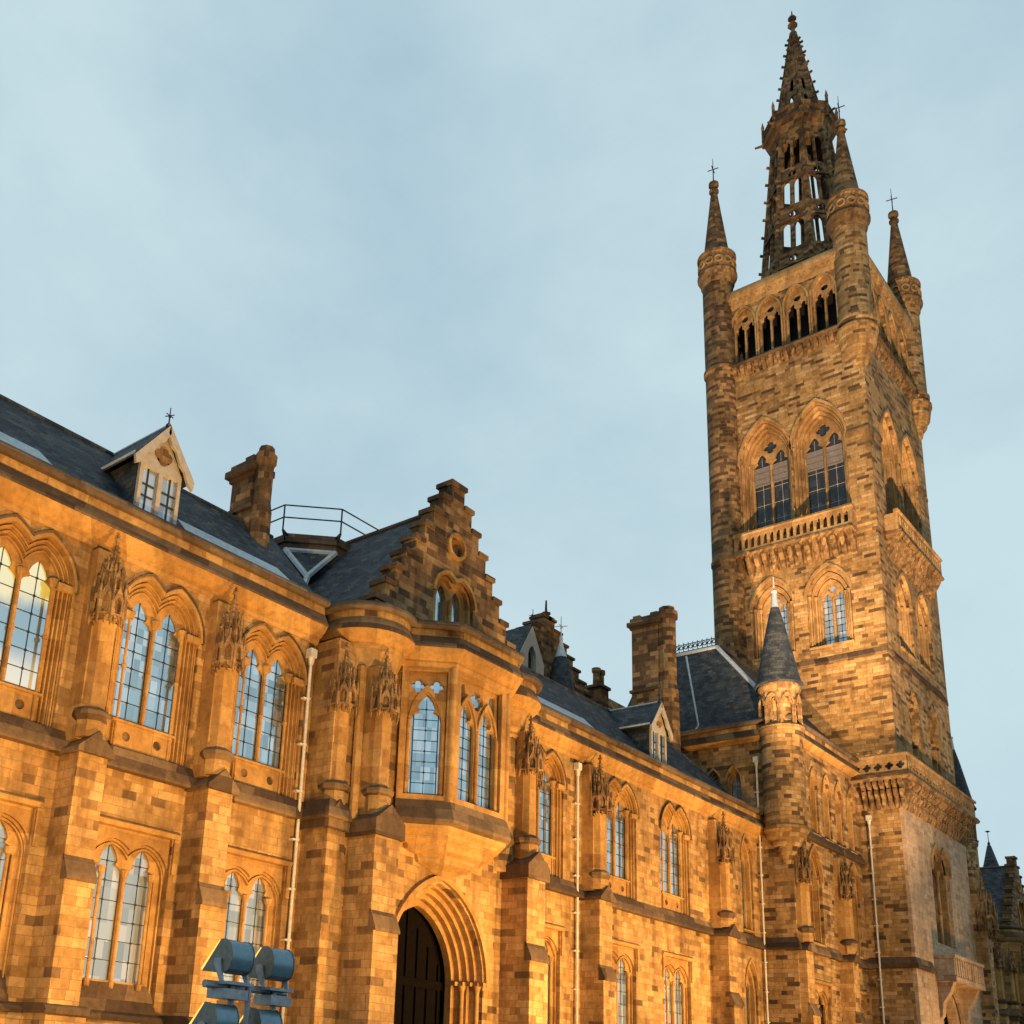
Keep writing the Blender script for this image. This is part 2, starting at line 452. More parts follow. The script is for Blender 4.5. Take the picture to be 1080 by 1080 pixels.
# --- 2D outlines
def arch(cx, w, zs, rise, n=7):
    """pointed (rise>=w) arch from the left spring over the tip to the right spring"""
    r = (w * w + rise * rise) / (2 * w)
    t1 = math.asin(min(1, rise / r))
    L = [(-w + r - r * math.cos(t1 * i / n), r * math.sin(t1 * i / n)) for i in range(n + 1)]
    return [(cx + a, zs + b) for a, b in L] + [(cx - a, zs + b) for a, b in L[::-1][1:]]
def opening(cx, w, z0, zs, rise, n=7): return [(cx - w, z0)] + arch(cx, w, zs, rise, n) + [(cx + w, z0)]
def cusped(cx, w, z0, zs, rise):
    """light with a trefoil head"""
    pts = [(cx - w, z0)]
    L = [(-w, 0), (-w, rise * .12), (-w * .9, rise * .26), (-w * .66, rise * .36), (-w * .48, rise * .40), (-w * .60, rise * .55), (-w * .45, rise * .75), (-w * .2, rise * .92), (0, rise)]
    pts += [(cx + a, zs + b) for a, b in L] + [(cx - a, zs + b) for a, b in L[::-1][1:]] + [(cx + w, z0)]
    return pts
def twin_arch(c, sep, w, zs, rise, n=8):
    if w <= sep: return arch(c - sep, w, zs, rise, n) + arch(c + sep, w, zs, rise, n)
    A = arch(-sep, w, zs, rise, n)
    left = [p for p in A if p[0] < -1e-6]
    # valley where the arches meet
    r = (w * w + rise * rise) / (2 * w)
    zv = zs + math.sqrt(max(0, r * r - (sep - w + r) ** 2))
    out = left + [(0, zv)] + [(-a, b) for a, b in left[::-1]]
    return [(c + a, b) for a, b in out]
def twin_opening(c, sep, w, z0, zs, rise):
    t = twin_arch(c, sep, w, zs, rise)
    return [(t[0][0], z0)] + t + [(t[-1][0], z0)]
def band(fn, args_o, args_i):
    return fn(*args_o) + fn(*args_i)[::-1]
def circle(a, b, r, n=14): return [(a + r * math.cos(2 * math.pi * i / n), b + r * math.sin(2 * math.pi * i / n)) for i in range(n)]
def rect(a0, a1, b0, b1): return [(a0, b0), (a1, b0), (a1, b1), (a0, b1)]
def quatrefoil(a, b, r):
    pts = []
    for k in range(4):
        t0 = k * math.pi / 2
        c = (a + r * .5 * math.cos(t0), b + r * .5 * math.sin(t0))
        for i in range(6):
            t = t0 - 1.75 + 3.5 * i / 5
            pts.append((c[0] + r * .5 * math.cos(t), c[1] + r * .5 * math.sin(t)))
    return pts

def leading(mb, F, c, w, z0, zt, d, rows, cols=2, t=0.008):
    for k in range(1, cols):
        a = c - w + 2 * w * k / cols
        mb.fbox(F, a - t / 2, a + t / 2, z0, zt, d, d + .006)
    for r in range(1, rows):
        b = z0 + (zt - z0) * r / rows
        mb.fbox(F, c - w, c + w, b - t / 2, b + t / 2, d, d + .0062)
        for k in range(1, cols):
            a = c - w + 2 * w * k / cols
            mb.plate(F, circle(a, b, t * 1.9, 8), [], d, d + .0075)
    # thick edge of each light
    for sg in (-1, 1):
        mb.fbox(F, c + sg * w - .008, c + sg * w + .008, z0, zt - .1, d, d + .0065)

# ------------------------------------------------------------------ windows
def upper_window(F, parent, c, glass=M_GLASS, z0=3.58, zs=4.76, base=3.2):
    """pair of trefoil lights under an m-shaped moulded hood"""
    sep = .215
    k = MB()
    k.plate(F, band(twin_arch, (c, sep, .395, zs - .02, .57), (c, sep, .36, zs - .02, .515)), [], -.02, .035)
    for w, wi, d0, d1 in ((.375, .315, -.085, -.04), (.36, .275, -.11, -.07), (.32, .24, -.135, -.10)):
        def tw(x, b=base): return twin_opening(c, sep, x, b, zs, x * 1.43)
        k.plate(F, tw(w), [tw(wi + .034, base + .001)], d0, d1)          # a sunk groove parts each order from its roll
        k.plate(F, tw(wi + .017), [tw(wi, base + .001)], d0, d1 + .006)
    k.plate(F, rect(c - .445, c + .445, base, zs + .45), [cusped(c - sep, .192, z0, zs - .1, .35), cusped(c + sep, .192, z0, zs - .1, .35)], -.175, -.125)
    # apron with roundels below the sill
    k.plate(F, rect(c - .40, c + .40, base, z0 - .05), [circle(c - sep, z0 - .20, .055), circle(c + sep, z0 - .20, .055)], -.124, -.085)
    k.extr(F, [(-.13, z0 - .06), (-.05, z0 - .06), (-.05, z0 - .035), (-.13, z0 + .01)], c - .435, c + .435)
    for a in (c, c - .35 - .02, c + .35 + .02):
        dd = -.115 if a == c else -.075
        k.cyl(F.pt(a, base, dd), F.pt(a, zs, dd), .022 if a == c else .017, n=8)
        k.cyl(F.pt(a, zs - .03, dd), F.pt(a, zs + .05, dd), .03, .055, n=8)
        k.cyl(F.pt(a, zs + .05, dd), F.pt(a, zs + .075, dd), .06, n=8)
        k.cyl(F.pt(a, (z0 + zs) / 2 - .02, dd), F.pt(a, (z0 + zs) / 2 + .02, dd), .032, n=8)
    for sg in (-1, 1):
        k.fbox(F, c + sg * .48 - .10, c + sg * .48 + .10, zs - .05, zs + .03, -.02, .03)
    win = obj('window', k, M_TRIM, parent, 40)
    m = MB(); m.plate(F, band(twin_arch, (c, sep, .415, zs - .03, .60), (c, sep, .397, zs - .03, .573)), [], -.02, .05)
    obj('hood_mould', m, M_DARK, win)
    m = MB()
    for sg in (-1, 1): m.plate(F, circle(c + sg * sep, z0 - .20, .06), [], -.123, -.11)
    obj('roundel', m, M_DARK, win)
    for sg in (-1, 1):
        g = MB(); g.fbox(F, c + sg * sep - .2, c + sg * sep + .2, z0 - .02, zs + .3, -.173, -.15)
        obj('pane', g, glass, win)
        l = MB(); leading(l, F, c + sg * sep, .19, z0, zs + .26, -.15, 7, t=.009)
        obj('leading', l, M_LEADING, win)
    return win

def lower_window(F, parent, c, glass=M_BLIND, z0=.74, zs=1.86, lite=False):
    """pair of lights in a square-headed recess"""
    sep = .215
    k = MB()
    k.plate(F, rect(c - .53, c + .53, .52, 2.36), [twin_opening(c, sep, .335, .521, zs, .37)], -.085, -.04)
    k.plate(F, twin_opening(c, sep, .36, .52, zs, .40), [twin_opening(c, sep, .30, .521, zs, .345)], -.115, -.075)
    k.plate(F, twin_opening(c, sep, .284, .52, zs, .327), [twin_opening(c, sep, .265, .521, zs, .305)], -.115, -.068)
    k.plate(F, rect(c - .50, c + .50, .52, zs + .42), [cusped(c - sep, .19, z0, zs - .05, .36), cusped(c + sep, .19, z0, zs - .05, .36)], -.165, -.105)
    k.extr(F, [(-.05, 2.34), (.03, 2.35), (.05, 2.40), (.0, 2.44), (-.05, 2.44)], c - .60, c + .60)
    for sg in (-1, 1): k.fbox(F, c + sg * .565 - .03, c + sg * .565 + .03, 1.95, 2.345, -.05, .03)
    for a in (c, c - .33, c + .33):
        dd = -.095 if a == c else -.055
        k.cyl(F.pt(a, .70, dd), F.pt(a, zs, dd), .02, n=8); k.cyl(F.pt(a, .66, dd), F.pt(a, .73, dd), .032, n=8)
        k.cyl(F.pt(a, zs - .03, dd), F.pt(a, zs + .05, dd), .03, .055, n=8)
    win = obj('window', k, M_TRIM, parent, 40)
    sl = MB(); sl.extr(F, [(-.16, .40), (.03, .40), (.03, .44), (-.10, .72), (-.16, .72)], c - .53, c + .53)
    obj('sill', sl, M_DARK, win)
    for sg in (-1, 1):
        g = MB(); g.fbox(F, c + sg * sep - .2, c + sg * sep + .2, z0 - .02, zs + .36, -.163, -.135)
        obj('pane', g, glass, win)
        l = MB(); leading(l, F, c + sg * sep, .19, z0, zs + .34, -.135, 7)
        obj('leading', l, M_LEADING, win)
    return win

def lancet(F, parent, c, w, z0, zs, rise, glass=M_GLASS, mat=M_TRIM, hood=True, rows=6, depth=.16, wo=None):
    wo = wo or w + .08
    ro = rise * (wo / w)
    k = MB()
    if hood: k.plate(F, band(arch, (c, wo + .05, zs, ro + .07), (c, wo + .012, zs, ro + .017)), [], -.02, .03)
    k.plate(F, opening(c, wo + .02, z0 - .06, zs, ro + .03), [opening(c, w + .03, z0 - .05, zs, rise + .045)], -.14, -.06)
    k.plate(F, opening(c, w + .05, z0 - .06, zs, rise + .075), [cusped(c, w, z0, zs - .02, rise)], -.22, -.135)
    for sg in (-1, 1):
        k.cyl(F.pt(c + sg * (w + .055), z0 - .05, -.05), F.pt(c + sg * (w + .055), zs, -.05), .02, n=8)
    k.extr(F, [(-.2, z0 - .09), (.03, z0 - .09), (.03, z0 - .06), (-.2, z0 - .01)], c - wo, c + wo)
    win = obj('window', k, mat, parent, 40)
    g = MB(); g.fbox(F, c - w - .01, c + w + .01, z0 - .02, zs + rise + .01, -.215, -.185)
    obj('pane', g, glass, win)
    l = MB(); leading(l, F, c, w, z0, zs + rise * .9, -.185, rows)
    obj('leading', l, M_LEADING, win)
    return win

def traceried(F, parent, c, w, z0, zs, rise, glass=M_BLIND, mat=M_TRIM, orders=3, wo=None, rows=6, sill=True, pane_mode='leaded'):
    """two lights with an oculus in the head, inside stepped orders"""
    wo = wo or w + .25
    k = MB()
    ro = rise * wo / w
    k.plate(F, band(arch, (c, wo + .06, zs, ro + .09), (c, wo + .005, zs, ro + .007)), [], -.03, .05)
    step = (wo - w) / orders
    for i in range(orders):
        a, b = wo - i * step, wo - (i + 1) * step
        gv = step * .22
        a2 = a + (.02 if i == 0 else step * .6)
        k.plate(F, opening(c, a2, z0 - .1, zs, rise * a2 / w), [opening(c, b + gv * 2, z0 - .099, zs, rise * (b + gv * 2) / w)], -.20 - i * .11, -.09 - i * .11)
        k.plate(F, opening(c, b + gv, z0 - .1, zs, rise * (b + gv) / w), [opening(c, b, z0 - .099, zs, rise * b / w)], -.21 - i * .11, -.085 - i * .11)
        for sg in (-1, 1):
            k.cyl(F.pt(c + sg * (b + step * .55), z0 - .1, -.07 - i * .11), F.pt(c + sg * (b + step * .55), zs, -.07 - i * .11), step * .24, n=8)
            k.cyl(F.pt(c + sg * (b + step * .55), zs - .05, -.07 - i * .11), F.pt(c + sg * (b + step * .55), zs + .06, -.07 - i * .11), step * .25, step * .5, n=8)
    dt = -.22 - (orders - 1) * .11
    hw = w / 2
    k.plate(F, opening(c, w + step * .6, z0 - .1, zs, rise * (w + step * .6) / w), [opening(c, w - .01, z0 - .099, zs, rise * (w - .01) / w)], dt - .10, dt - .001)
    holes = [cusped(c - hw, hw - .035, z0, zs - .05, rise * .5), cusped(c + hw, hw - .035, z0, zs - .05, rise * .5), quatrefoil(c, zs + rise * .60, w * .36)]
    k.plate(F, opening(c, w + .03, z0 - .1, zs, rise * (w + .03) / w), holes, dt - .10, dt)
    k.cyl(F.pt(c, z0 - .1, dt), F.pt(c, zs, dt), .035, n=8)
    if sill: k.extr(F, [(dt, z0 - .14), (.04, z0 - .14), (.04, z0 - .09), (dt, z0)], c - wo, c + wo)
    win = obj('window', k, mat, parent, 40)
    g = MB(); g.fbox(F, c - w - .01, c + w + .01, z0 - .05, zs + rise, dt - .095, dt - .06)
    obj('pane', g, glass, win)
    l = MB()
    for sg in (-1, 1): leading(l, F, c + sg * hw, hw - .03, z0, zs + rise * .35, dt - .06, rows, t=.012)
    obj('leading', l, M_WHITE if pane_mode == 'bars' else M_LEADING, win)
    return win

# ------------------------------------------------------------------ carved things
def canopy(mb, x, y, z0, z1, r, seed=0):
    """carved tabernacle: bossed foot, two tiers of pierced gablets with pinnacles, crocketed spirelet"""
    rnd = random.Random(seed)
    h = z1 - z0
    mb.lathe(x, y, [(.02, z0 - .02 * h), (r * .35, z0 + .05 * h), (r * .5, z0 + .12 * h), (r * .72, z0 + .17 * h), (r * .70, z0 + .40 * h), (r * .46, z0 + .44 * h), (r * .44, z0 + .60 * h), (r * .26, z0 + .66 * h), (r * .11, z0 + .92 * h), (.012, z1)], 8)
    for tier, (zz, ap, n, hh) in enumerate(((z0 + .15 * h, r * .84, 8, .32 * h), (z0 + .42 * h, r * .54, 8, .25 * h))):
        wd = ap * math.tan(math.pi / n)
        for i in range(n):
            t = 2 * math.pi * i / n + rnd.uniform(-.03, .03)
            ux, uy = math.cos(t), math.sin(t)
            G = Fr((x + ap * ux, y + ap * uy, zz), (-uy, ux, 0), (ux, uy, 0))
            q = hh * rnd.uniform(.92, 1.08)
            mb.plate(G, [(-wd, 0), (wd, 0), (wd, q * .5), (0, q), (-wd, q * .5)], [opening(0, wd * .55, .02, q * .38, q * .26, 3)], -.018, .012)
            mb.cyl(G.pt(0, q * .95, 0), G.pt(0, q * 1.2, 0), .012, .018, 5)
            t2 = t + math.pi / n
            px, py = x + ap * 1.12 * math.cos(t2), y + ap * 1.12 * math.sin(t2)
            j = rnd.uniform(.9, 1.12)
            mb.cyl((px, py, zz - .05 * h), (px, py, zz + hh * .72 * j), r * .085, r * .075, 5)
            mb.cyl((px, py, zz + hh * .72 * j), (px, py, zz + hh * 1.22 * j), r * .10, .003, 5)
            mb.cyl((px, py, zz - .11 * h * j), (px, py, zz - .05 * h), .006, r * .10, 5)
            qx, qy = x + ap * .8 * math.cos(t), y + ap * .8 * math.sin(t)
            mb.cyl((qx, qy, zz - .08 * h * j), (qx, qy, zz + .02 * h), r * .05, r * .12, 5)
    for i in range(5):
        zz = z0 + (.68 + .055 * i) * h
        rr = r * (.30 - .045 * i)
        for q in range(4):
            t = q * math.pi / 2 + math.pi / 4
            mb.cyl((x + rr * .5 * math.cos(t), y + rr * .5 * math.sin(t), zz), (x + rr * 1.4 * math.cos(t), y + rr * 1.4 * math.sin(t), zz + .02), .016, .010, 5)
    mb.lathe(x, y, [(0.008, z1 - .03), (.034, z1 - .015), (.036, z1 + .01), (.010, z1 + .03), (.024, z1 + .05), (.004, z1 + .075)], 6)

def finial(mb, x, y, z, h, r=.03, cross=True):
    mb.lathe(x, y, [(r * .5, z), (r * 1.7, z + .12 * h), (r * 1.8, z + .20 * h), (r * .5, z + .30 * h), (r * .3, z + h)], 8)
    if cross:
        for t in (0.3, 1.87):
            c, s_ = math.cos(t) * h * .22, math.sin(t) * h * .22
            mb.cyl((x - c, y - s_, z + .62 * h), (x + c, y + s_, z + .66 * h), r * .35, n=5)
        mb.cyl((x, y, z + .55 * h), (x, y, z + .74 * h), r * .8, r * .2, 6)

def rail_fence(mb, path, z0, h, closed=False, rails=2, r=.012):
    n = len(path)
    for i, (x, y) in enumerate(path): mb.cyl((x, y, z0), (x, y, z0 + h), r * 1.15, n=6)
    for i in range(n if closed else n - 1):
        p, q = path[i], path[(i + 1) % n]
        for k in range(rails):
            z = z0 + h * (1 - k * .48)
            mb.cyl((p[0], p[1], z), (q[0], q[1], z), r, n=6)

def buttress(parent, x0, x1, seed, wy=10.0, fy=9.63, base=GZ, niche=True, front=None, top=4.36):
    """two-stage buttress with a weathered set-off, gabled cap and a carved canopy"""
    F = south(wy)
    c = (x0 + x1) / 2; w = (x1 - x0) / 2
    p = wy - fy
    k = MB()
    k.extr(F, [(0, base), (p + .07, base), (p + .07, 1.63), (p, 1.66), (p, 2.93), (0, 2.93)], x0, x1)
    k.extr(F, [(0, base), (p + .15, base), (p + .15, .32), (p + .08, .34), (0, .34)], x0 - .05, x1 + .05)
    b = obj('buttress', k, M_WALL, parent)
    t = MB()
    t.extr(F, [(p - .02, 1.62), (p + .10, 1.62), (p + .10, 1.66), (p - .005, 1.88), (p - .02, 1.88)], x0 - .003, x1 + .003)
    # gabled cap
    z = 2.93
    prof = [(x0 - .05, z), (x1 + .05, z), (x1 + .05, z + .05), (c, z + .26), (x0 - .05, z + .05)]
    obj('set_off', t, M_DARK, b)
    t = MB(); t.plate(F, prof, [], -.02, p + .06)
    obj('gabled_cap', t, M_DARK, b)
    t = MB(); t.extr(F, [(0, .335), (p + .17, .335), (p + .19, .37), (p + .15, .41), (p + .06, .43), (0, .43)], x0 - .08, x1 + .08)
    obj('base_moulding', t, M_DARK, b)
    if niche:
        u = MB()
        u.extr(F, [(-.01, 3.1), (p * .62, 3.1), (p * .62, top), (p * .5, top + .05), (p * .4, 5.3), (-.01, 5.3)], c - w * .85, c + w * .85)
        u.lathe(c, wy - p * .62, [(.16, 3.12), (.165, 3.34), (.13, 3.40), (.128, top + .02), (.15, top + .06)], 8)
        obj('pier', u, M_TRIM, b, 30)
        q = MB()
        q.lathe(c, wy - p * .62, [(.17, 3.30), (.205, 3.36), (.205, 3.40), (.14, 3.45)], 8)
        obj('moulding', q, M_DARK, b)
        v = MB(); canopy(v, c, wy - p * .72, top - .05, 5.42, .20, seed)
        obj('canopy', v, M_CARVE, b)
    return b

CORNICE = [(-.04, 5.34), (.02, 5.35), (.05, 5.40), (.05, 5.425), (.085, 5.44), (.15, 5.50), (.185, 5.55), (.20, 5.572), (-.04, 5.572)]
DRIP = [(-.04, 5.573), (.205, 5.573), (.205, 5.60), (.12, 5.76), (-.04, 5.76)]
FRIEZE = [(-.04, 5.761), (.117, 5.761), (.117, 5.861), (-.04, 5.861)]
COPING = [(-.04, 5.862), (.18, 5.862), (.215, 5.89), (.215, 5.93), (.19, 5.965), (.10, 5.99), (-.10, 6.04), (-.10, 5.862)]
STRING = [(-.03, 2.95), (.10, 2.955), (.11, 2.98), (.10, 3.01), (0.0, 3.21), (-.03, 3.21)]
PLINTH = [(-.03, GZ), (.14, GZ), (.14, .30), (.10, .33), (-.03, .33)]
PLINTHCAP = [(-.03, .331), (.13, .331), (.15, .36), (.12, .395), (.02, .43), (-.03, .43)]

def cornice_set(parent, path, dz=0.0, small=False, closed=False):
    cn = [(-.04, 5.50), (.05, 5.50), (.06, 5.53), (.18, 5.56), (.20, 5.572), (-.04, 5.572)] if small else CORNICE
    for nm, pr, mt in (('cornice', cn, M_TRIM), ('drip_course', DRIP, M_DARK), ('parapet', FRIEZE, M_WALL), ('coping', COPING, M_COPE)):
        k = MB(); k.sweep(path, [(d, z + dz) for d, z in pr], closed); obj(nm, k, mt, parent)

def downpipe(parent, F, a, z0, z1, d=.06):
    k = MB()
    k.cyl(F.pt(a, z0, d), F.pt(a, z1, d), .022, n=8)
    k.cyl(F.pt(a, z1, d), F.pt(a, z1 + .10, d), .03, .05, n=6)
    k.fbox(F, a - .055, a + .055, z1 + .10, z1 + .22, d - .05, d + .05)
    z = z0 + .3
    while z < z1:
        k.cyl(F.pt(a, z, d), F.pt(a, z + .03, d), .034, n=8)
        k.fbox(F, a - .07, a + .02, z + .004, z + .028, 0, d)
        z += .62
    obj('downpipe', k, M_CREAM, parent, 40)

def dormer(parent, c, zr=7.22, yf=10.02, w=.30, over=.42, zb=5.95, ybk=11.1):
    """timber dormer with carved bargeboards and a small iron finial"""
    F = south(yf)
    ze = zr - over * 1.32
    k = MB()
    k.box(c - w, c + w, yf + .02, ybk, zb, ze + .06)
    tri = [(c - over, ze), (c + over, ze), (c, zr)]
    d = obj('dormer', k, M_SLATE, parent)
    r = MB()
    for sg in (-1, 1):
        a = Vector((c + sg * over, 0, ze)); b = Vector((c, 0, zr))
        vs = []
        for y in (yf - .10, ybk + .1):
            for q in (a, b):
                vs.append((q.x, y, q.z + .0)); vs.append((q.x, y, q.z + .045))
        r.add(vs, [(0, 2, 3, 1), (4, 5, 7, 6), (1, 3, 7, 5), (0, 4, 6, 2), (0, 1, 5, 4), (2, 6, 7, 3)])
    obj('roof', r, M_SLATE, d)
    t = MB()
    # front frame with openings
    o = .05
    fr = [(c - w, zb), (c + w, zb), (c + w, ze + .03), (c, zr - .05), (c - w, ze + .03)]
    t.plate(F, fr, [rect(c - w + o, c - .03, zb + .12, ze - .04), rect(c + .03, c + w - o, zb + .12, ze - .04)], -.03, .03)
    for sg in (-1, 1):
        # bargeboards with a scalloped lower edge
        n = 6; top = []; low = []
        for i in range(n + 1):
            f = i / n
            x = c + sg * over * (1.04 - 1.04 * f); z = ze - .02 + (zr - ze + .04) * f
            top.append((x, z + .02)); low.append((x - sg * .02, z - (.14 if i % 2 else .09)))
        t.plate(F, top + low[::-1], [], .07, .11)
    obj('frame', t, M_WHITE, d)
    t = MB(); t.plate(F, quatrefoil(c, ze + .19, .13), [], .031, .04); obj('pierced_panel', t, M_CARVE, d)
    g = MB(); g.fbox(F, c - w + .02, c + w - .02, zb + .1, ze, -.02, -.01)
    obj('pane', g, M_GLASS if c > 10 else M_BLIND, d)
    l = MB()
    for a in (c - w / 2 - .01, c + w / 2 + .01):
        l.fbox(F, a - .008, a + .008, zb + .12, ze - .04, -.008, .004)
        for q in (.35, .62): l.fbox(F, a - .1, a + .1, zb + .12 + (ze - zb - .16) * q - .008, zb + .12 + (ze - zb - .16) * q + .008, -.008, .006)
    obj('glazing_bar', l, M_LEADING, d)
    f = MB(); finial(f, c, yf - .05, zr, .30, .02)
    obj('finial', f, M_IRON, d)
    e = MB()
    for sg in (-1, 1): e.cyl((c + sg * over * .99, yf - .06, ze + .05), (c + sg * over * .99, ybk + .08, ze + .05), .02, n=6)
    e.cyl((c, yf - .08, zr + .05), (c, ybk + .08, zr + .05), .022, n=6)
    for sg in (-1, 1): e.cyl((c, ybk + .02, zr + .03), (c + sg * over, ybk - .18, ze + .04), .022, n=6)
    obj('lead_roll', e, M_LEAD, d, 40)
    return d

def chimney(parent, x0, x1, y0, y1, zb, z1, z2, oct_y=None, mat=M_TOWER, shoulder=.25):
    """broad stack with an attached octagonal shaft on its south end, moulded cap"""
    k = MB()
    s2 = shoulder
    k.prism([(x0, y0 - s2 * .6), (x1, y0 - s2 * .6), (x1, y1 + s2), (x0, y1 + s2)], zb, z1, [(x0, y0), (x1, y0), (x1, y1), (x0, y1)])
    k.prism([(x0, y0), (x1, y0), (x1, y1), (x0, y1)], z1, z2)
    c = obj('chimney', k, mat, parent)
    t = MB()
    def ring(z, e, h): t.box(x0 - e, x1 + e, y0 - e, y1 + e, z, z + h)
    ring(z1 - .03, .05, .06); ring(z2 - .10, .035, .07); ring(z2 - .03, .085, .10); ring(z2 + .07, .03, .10)
    n = max(2, int((y1 - y0) / .22))
    for i in range(n):
        ya = y0 + (y1 - y0) * i / n
        if i % 2 == 0: t.box(x0 - .02, x1 + .02, ya, ya + (y1 - y0) / n * .8, z2 + .17, z2 + .23)
    obj('cap', t, M_DARK, c)
    if oct_y is not None:
        xm, ym, r = (x0 + x1) / 2 - .03, oct_y, (x1 - x0) * .5
        o = MB(); o.lathe(xm, ym, [(r * 1.25, zb), (r * 1.2, z1 - .1), (r, z1 + .05), (r, z2 + .02), (r * 1.25, z2 + .06), (r * 1.28, z2 + .2), (r * .95, z2 + .24), (r * .9, z2 + .32), (r * .6, z2 + .32)], 8)
        obj('shaft', o, mat, c)
    return c

# ------------------------------------------------------------------ ground
def ground():
    me = bpy.data.meshes.new('ground')
    h = 1500
    me.from_pydata([(-h, -h, 0), (h, -h, 0), (h, h, 0), (-h, h, 0)], [], [(0, 1, 2, 3)])
    me.materials.append(M_GROUND)
    o = bpy.data.objects.new('ground', me); COL.objects.link(o); o['kind'] = 'structure'
ground()

# ------------------------------------------------------------------ ranges
RANGE_GROUP = 'two-storey ranges of the long front'
def stone_range(label, X0, X1, uppers, lowers, butts, pipes, dormers, flash, lits=(), lone=None):
    t = thing('stone_range', label, 'building', ((X0 + X1) / 2, 10.6, GZ), RANGE_GROUP)
    F = south(10.0)
    k = MB()
    holes = [twin_opening(c, .215, .365, 3.2, 4.76, .52) for c in uppers]
    lh = [rect(c - .52, c + .52, .5, 2.355) for c in lowers]
    if lone:
        holes.append(opening(lone, .285, 3.2, 4.75, .53)); lh.append(opening(lone, .285, .7, 2.1, .5))
    k.plate(F, rect(X0, X1, 3.0, 5.45), holes, -.08, 0)
    k.plate(F, rect(X0, X1, GZ, 3.0), lh, -.08, 0)
    k.box(X0, X1, 12.3, 12.4, GZ, 6.0)
    k.box(X0, X0 + .08, 10.09, 12.29, GZ, 6.0); k.box(X1 - .08, X1, 10.09, 12.29, GZ, 6.0)
    obj('wall', k, M_WALL, t)
    path = [(X0, 10), (X1, 10)]
    cornice_set(t, path)
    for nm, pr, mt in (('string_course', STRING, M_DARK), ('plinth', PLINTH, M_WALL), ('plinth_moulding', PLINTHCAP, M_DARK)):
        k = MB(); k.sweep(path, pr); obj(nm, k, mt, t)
    r = MB()
    xe, xr = (X1 - 1.0, X1 - 2.0) if lone else (X1, X1)
    r.add([(X0, 9.98, 5.97), (X0, 11.1, 7.27), (X0, 12.5, 5.8), (xe, 9.98, 5.97), (xr, 11.1, 7.27), (xe, 12.5, 5.8), (X0, 11.1, 5.7), (xe, 11.1, 5.7)],
          [(0, 3, 4, 1), (1, 4, 5, 2), (0, 1, 2, 6), (3, 7, 5, 4), (0, 6, 7, 3), (6, 2, 5, 7)])
    r.box(X0, X1 - .09, 10.1, 12.29, 5.5, 5.6)
    obj('roof', r, M_SLATE, t)
    rd = MB()
    rd.cyl((X0, 11.1, 7.27), (xr, 11.1, 7.27), .035, n=8)
    if lone: rd.cyl((xr, 11.1, 7.27), (xe, 9.98, 5.98), .03, n=6)
    obj('ridge', rd, M_SLATE, t)
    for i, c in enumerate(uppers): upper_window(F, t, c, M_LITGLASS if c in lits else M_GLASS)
    for c in lowers: lower_window(F, t, c)
    if lone:
        lancet(F, t, lone, .19, 3.35, 4.75, .42, wo=.27)
        lancet(F, t, lone, .19, .85, 2.1, .38, wo=.27)
    for i, (a, b) in enumerate(butts): buttress(t, a, b, int(a * 10))
    for a, ztop in pipes: downpipe(t, F, a, GZ, ztop)
    for c in dormers: dormer(t, c)
    for a, b in flash:
        m = MB()
        def rp(x, y, e): return (x, y, 5.97 + (y - 9.98) * 1.161 + e)
        m.add([rp(a, 10.0, .012), rp(b, 10.0, .012), rp(b - .2, 10.30, .012), rp(a - .05, 10.30, .012), rp(a, 10.0, .0), rp(b, 10.0, .0), rp(b - .2, 10.30, .0), rp(a - .05, 10.30, .0)],
              [(0, 1, 2, 3), (7, 6, 5, 4), (0, 4, 5, 1), (1, 5, 6, 2), (2, 6, 7, 3), (3, 7, 4, 0)])
        obj('lead_flashing', m, M_LEAD, t)
    return t

left = stone_range('ornate two-storey sandstone range at the left end, with a lamp-lit window',
    3.55, 9.55, [5.28, 7.04, 8.80], [5.28, 7.04, 8.80], [(5.98, 6.33), (7.70, 8.06)], [(9.42, 5.02)], [6.78], [(4.1, 5.55), (7.35, 9.2)], lits=(5.28,))
chimney(left, 9.0, 9.25, 11.0, 11.45, 6.6, 7.5, 8.1, oct_y=10.86, mat=M_OLD)
right = stone_range('long sandstone range between the arched entrance bay and the slate-coned corner turret',
    14.0, 23.4, [15.0, 17.45, 19.52], [15.0, 17.45, 19.52], [(16.12, 16.52), (20.93, 21.33)], [(15.93, 5.05)], [18.95], [(14.3, 16.9)], lone=22.75)
chimney(right, 21.5, 21.9, 11.32, 11.98, 6.2, 8.6, 10.22, oct_y=11.17, shoulder=.35, mat=M_OLD)

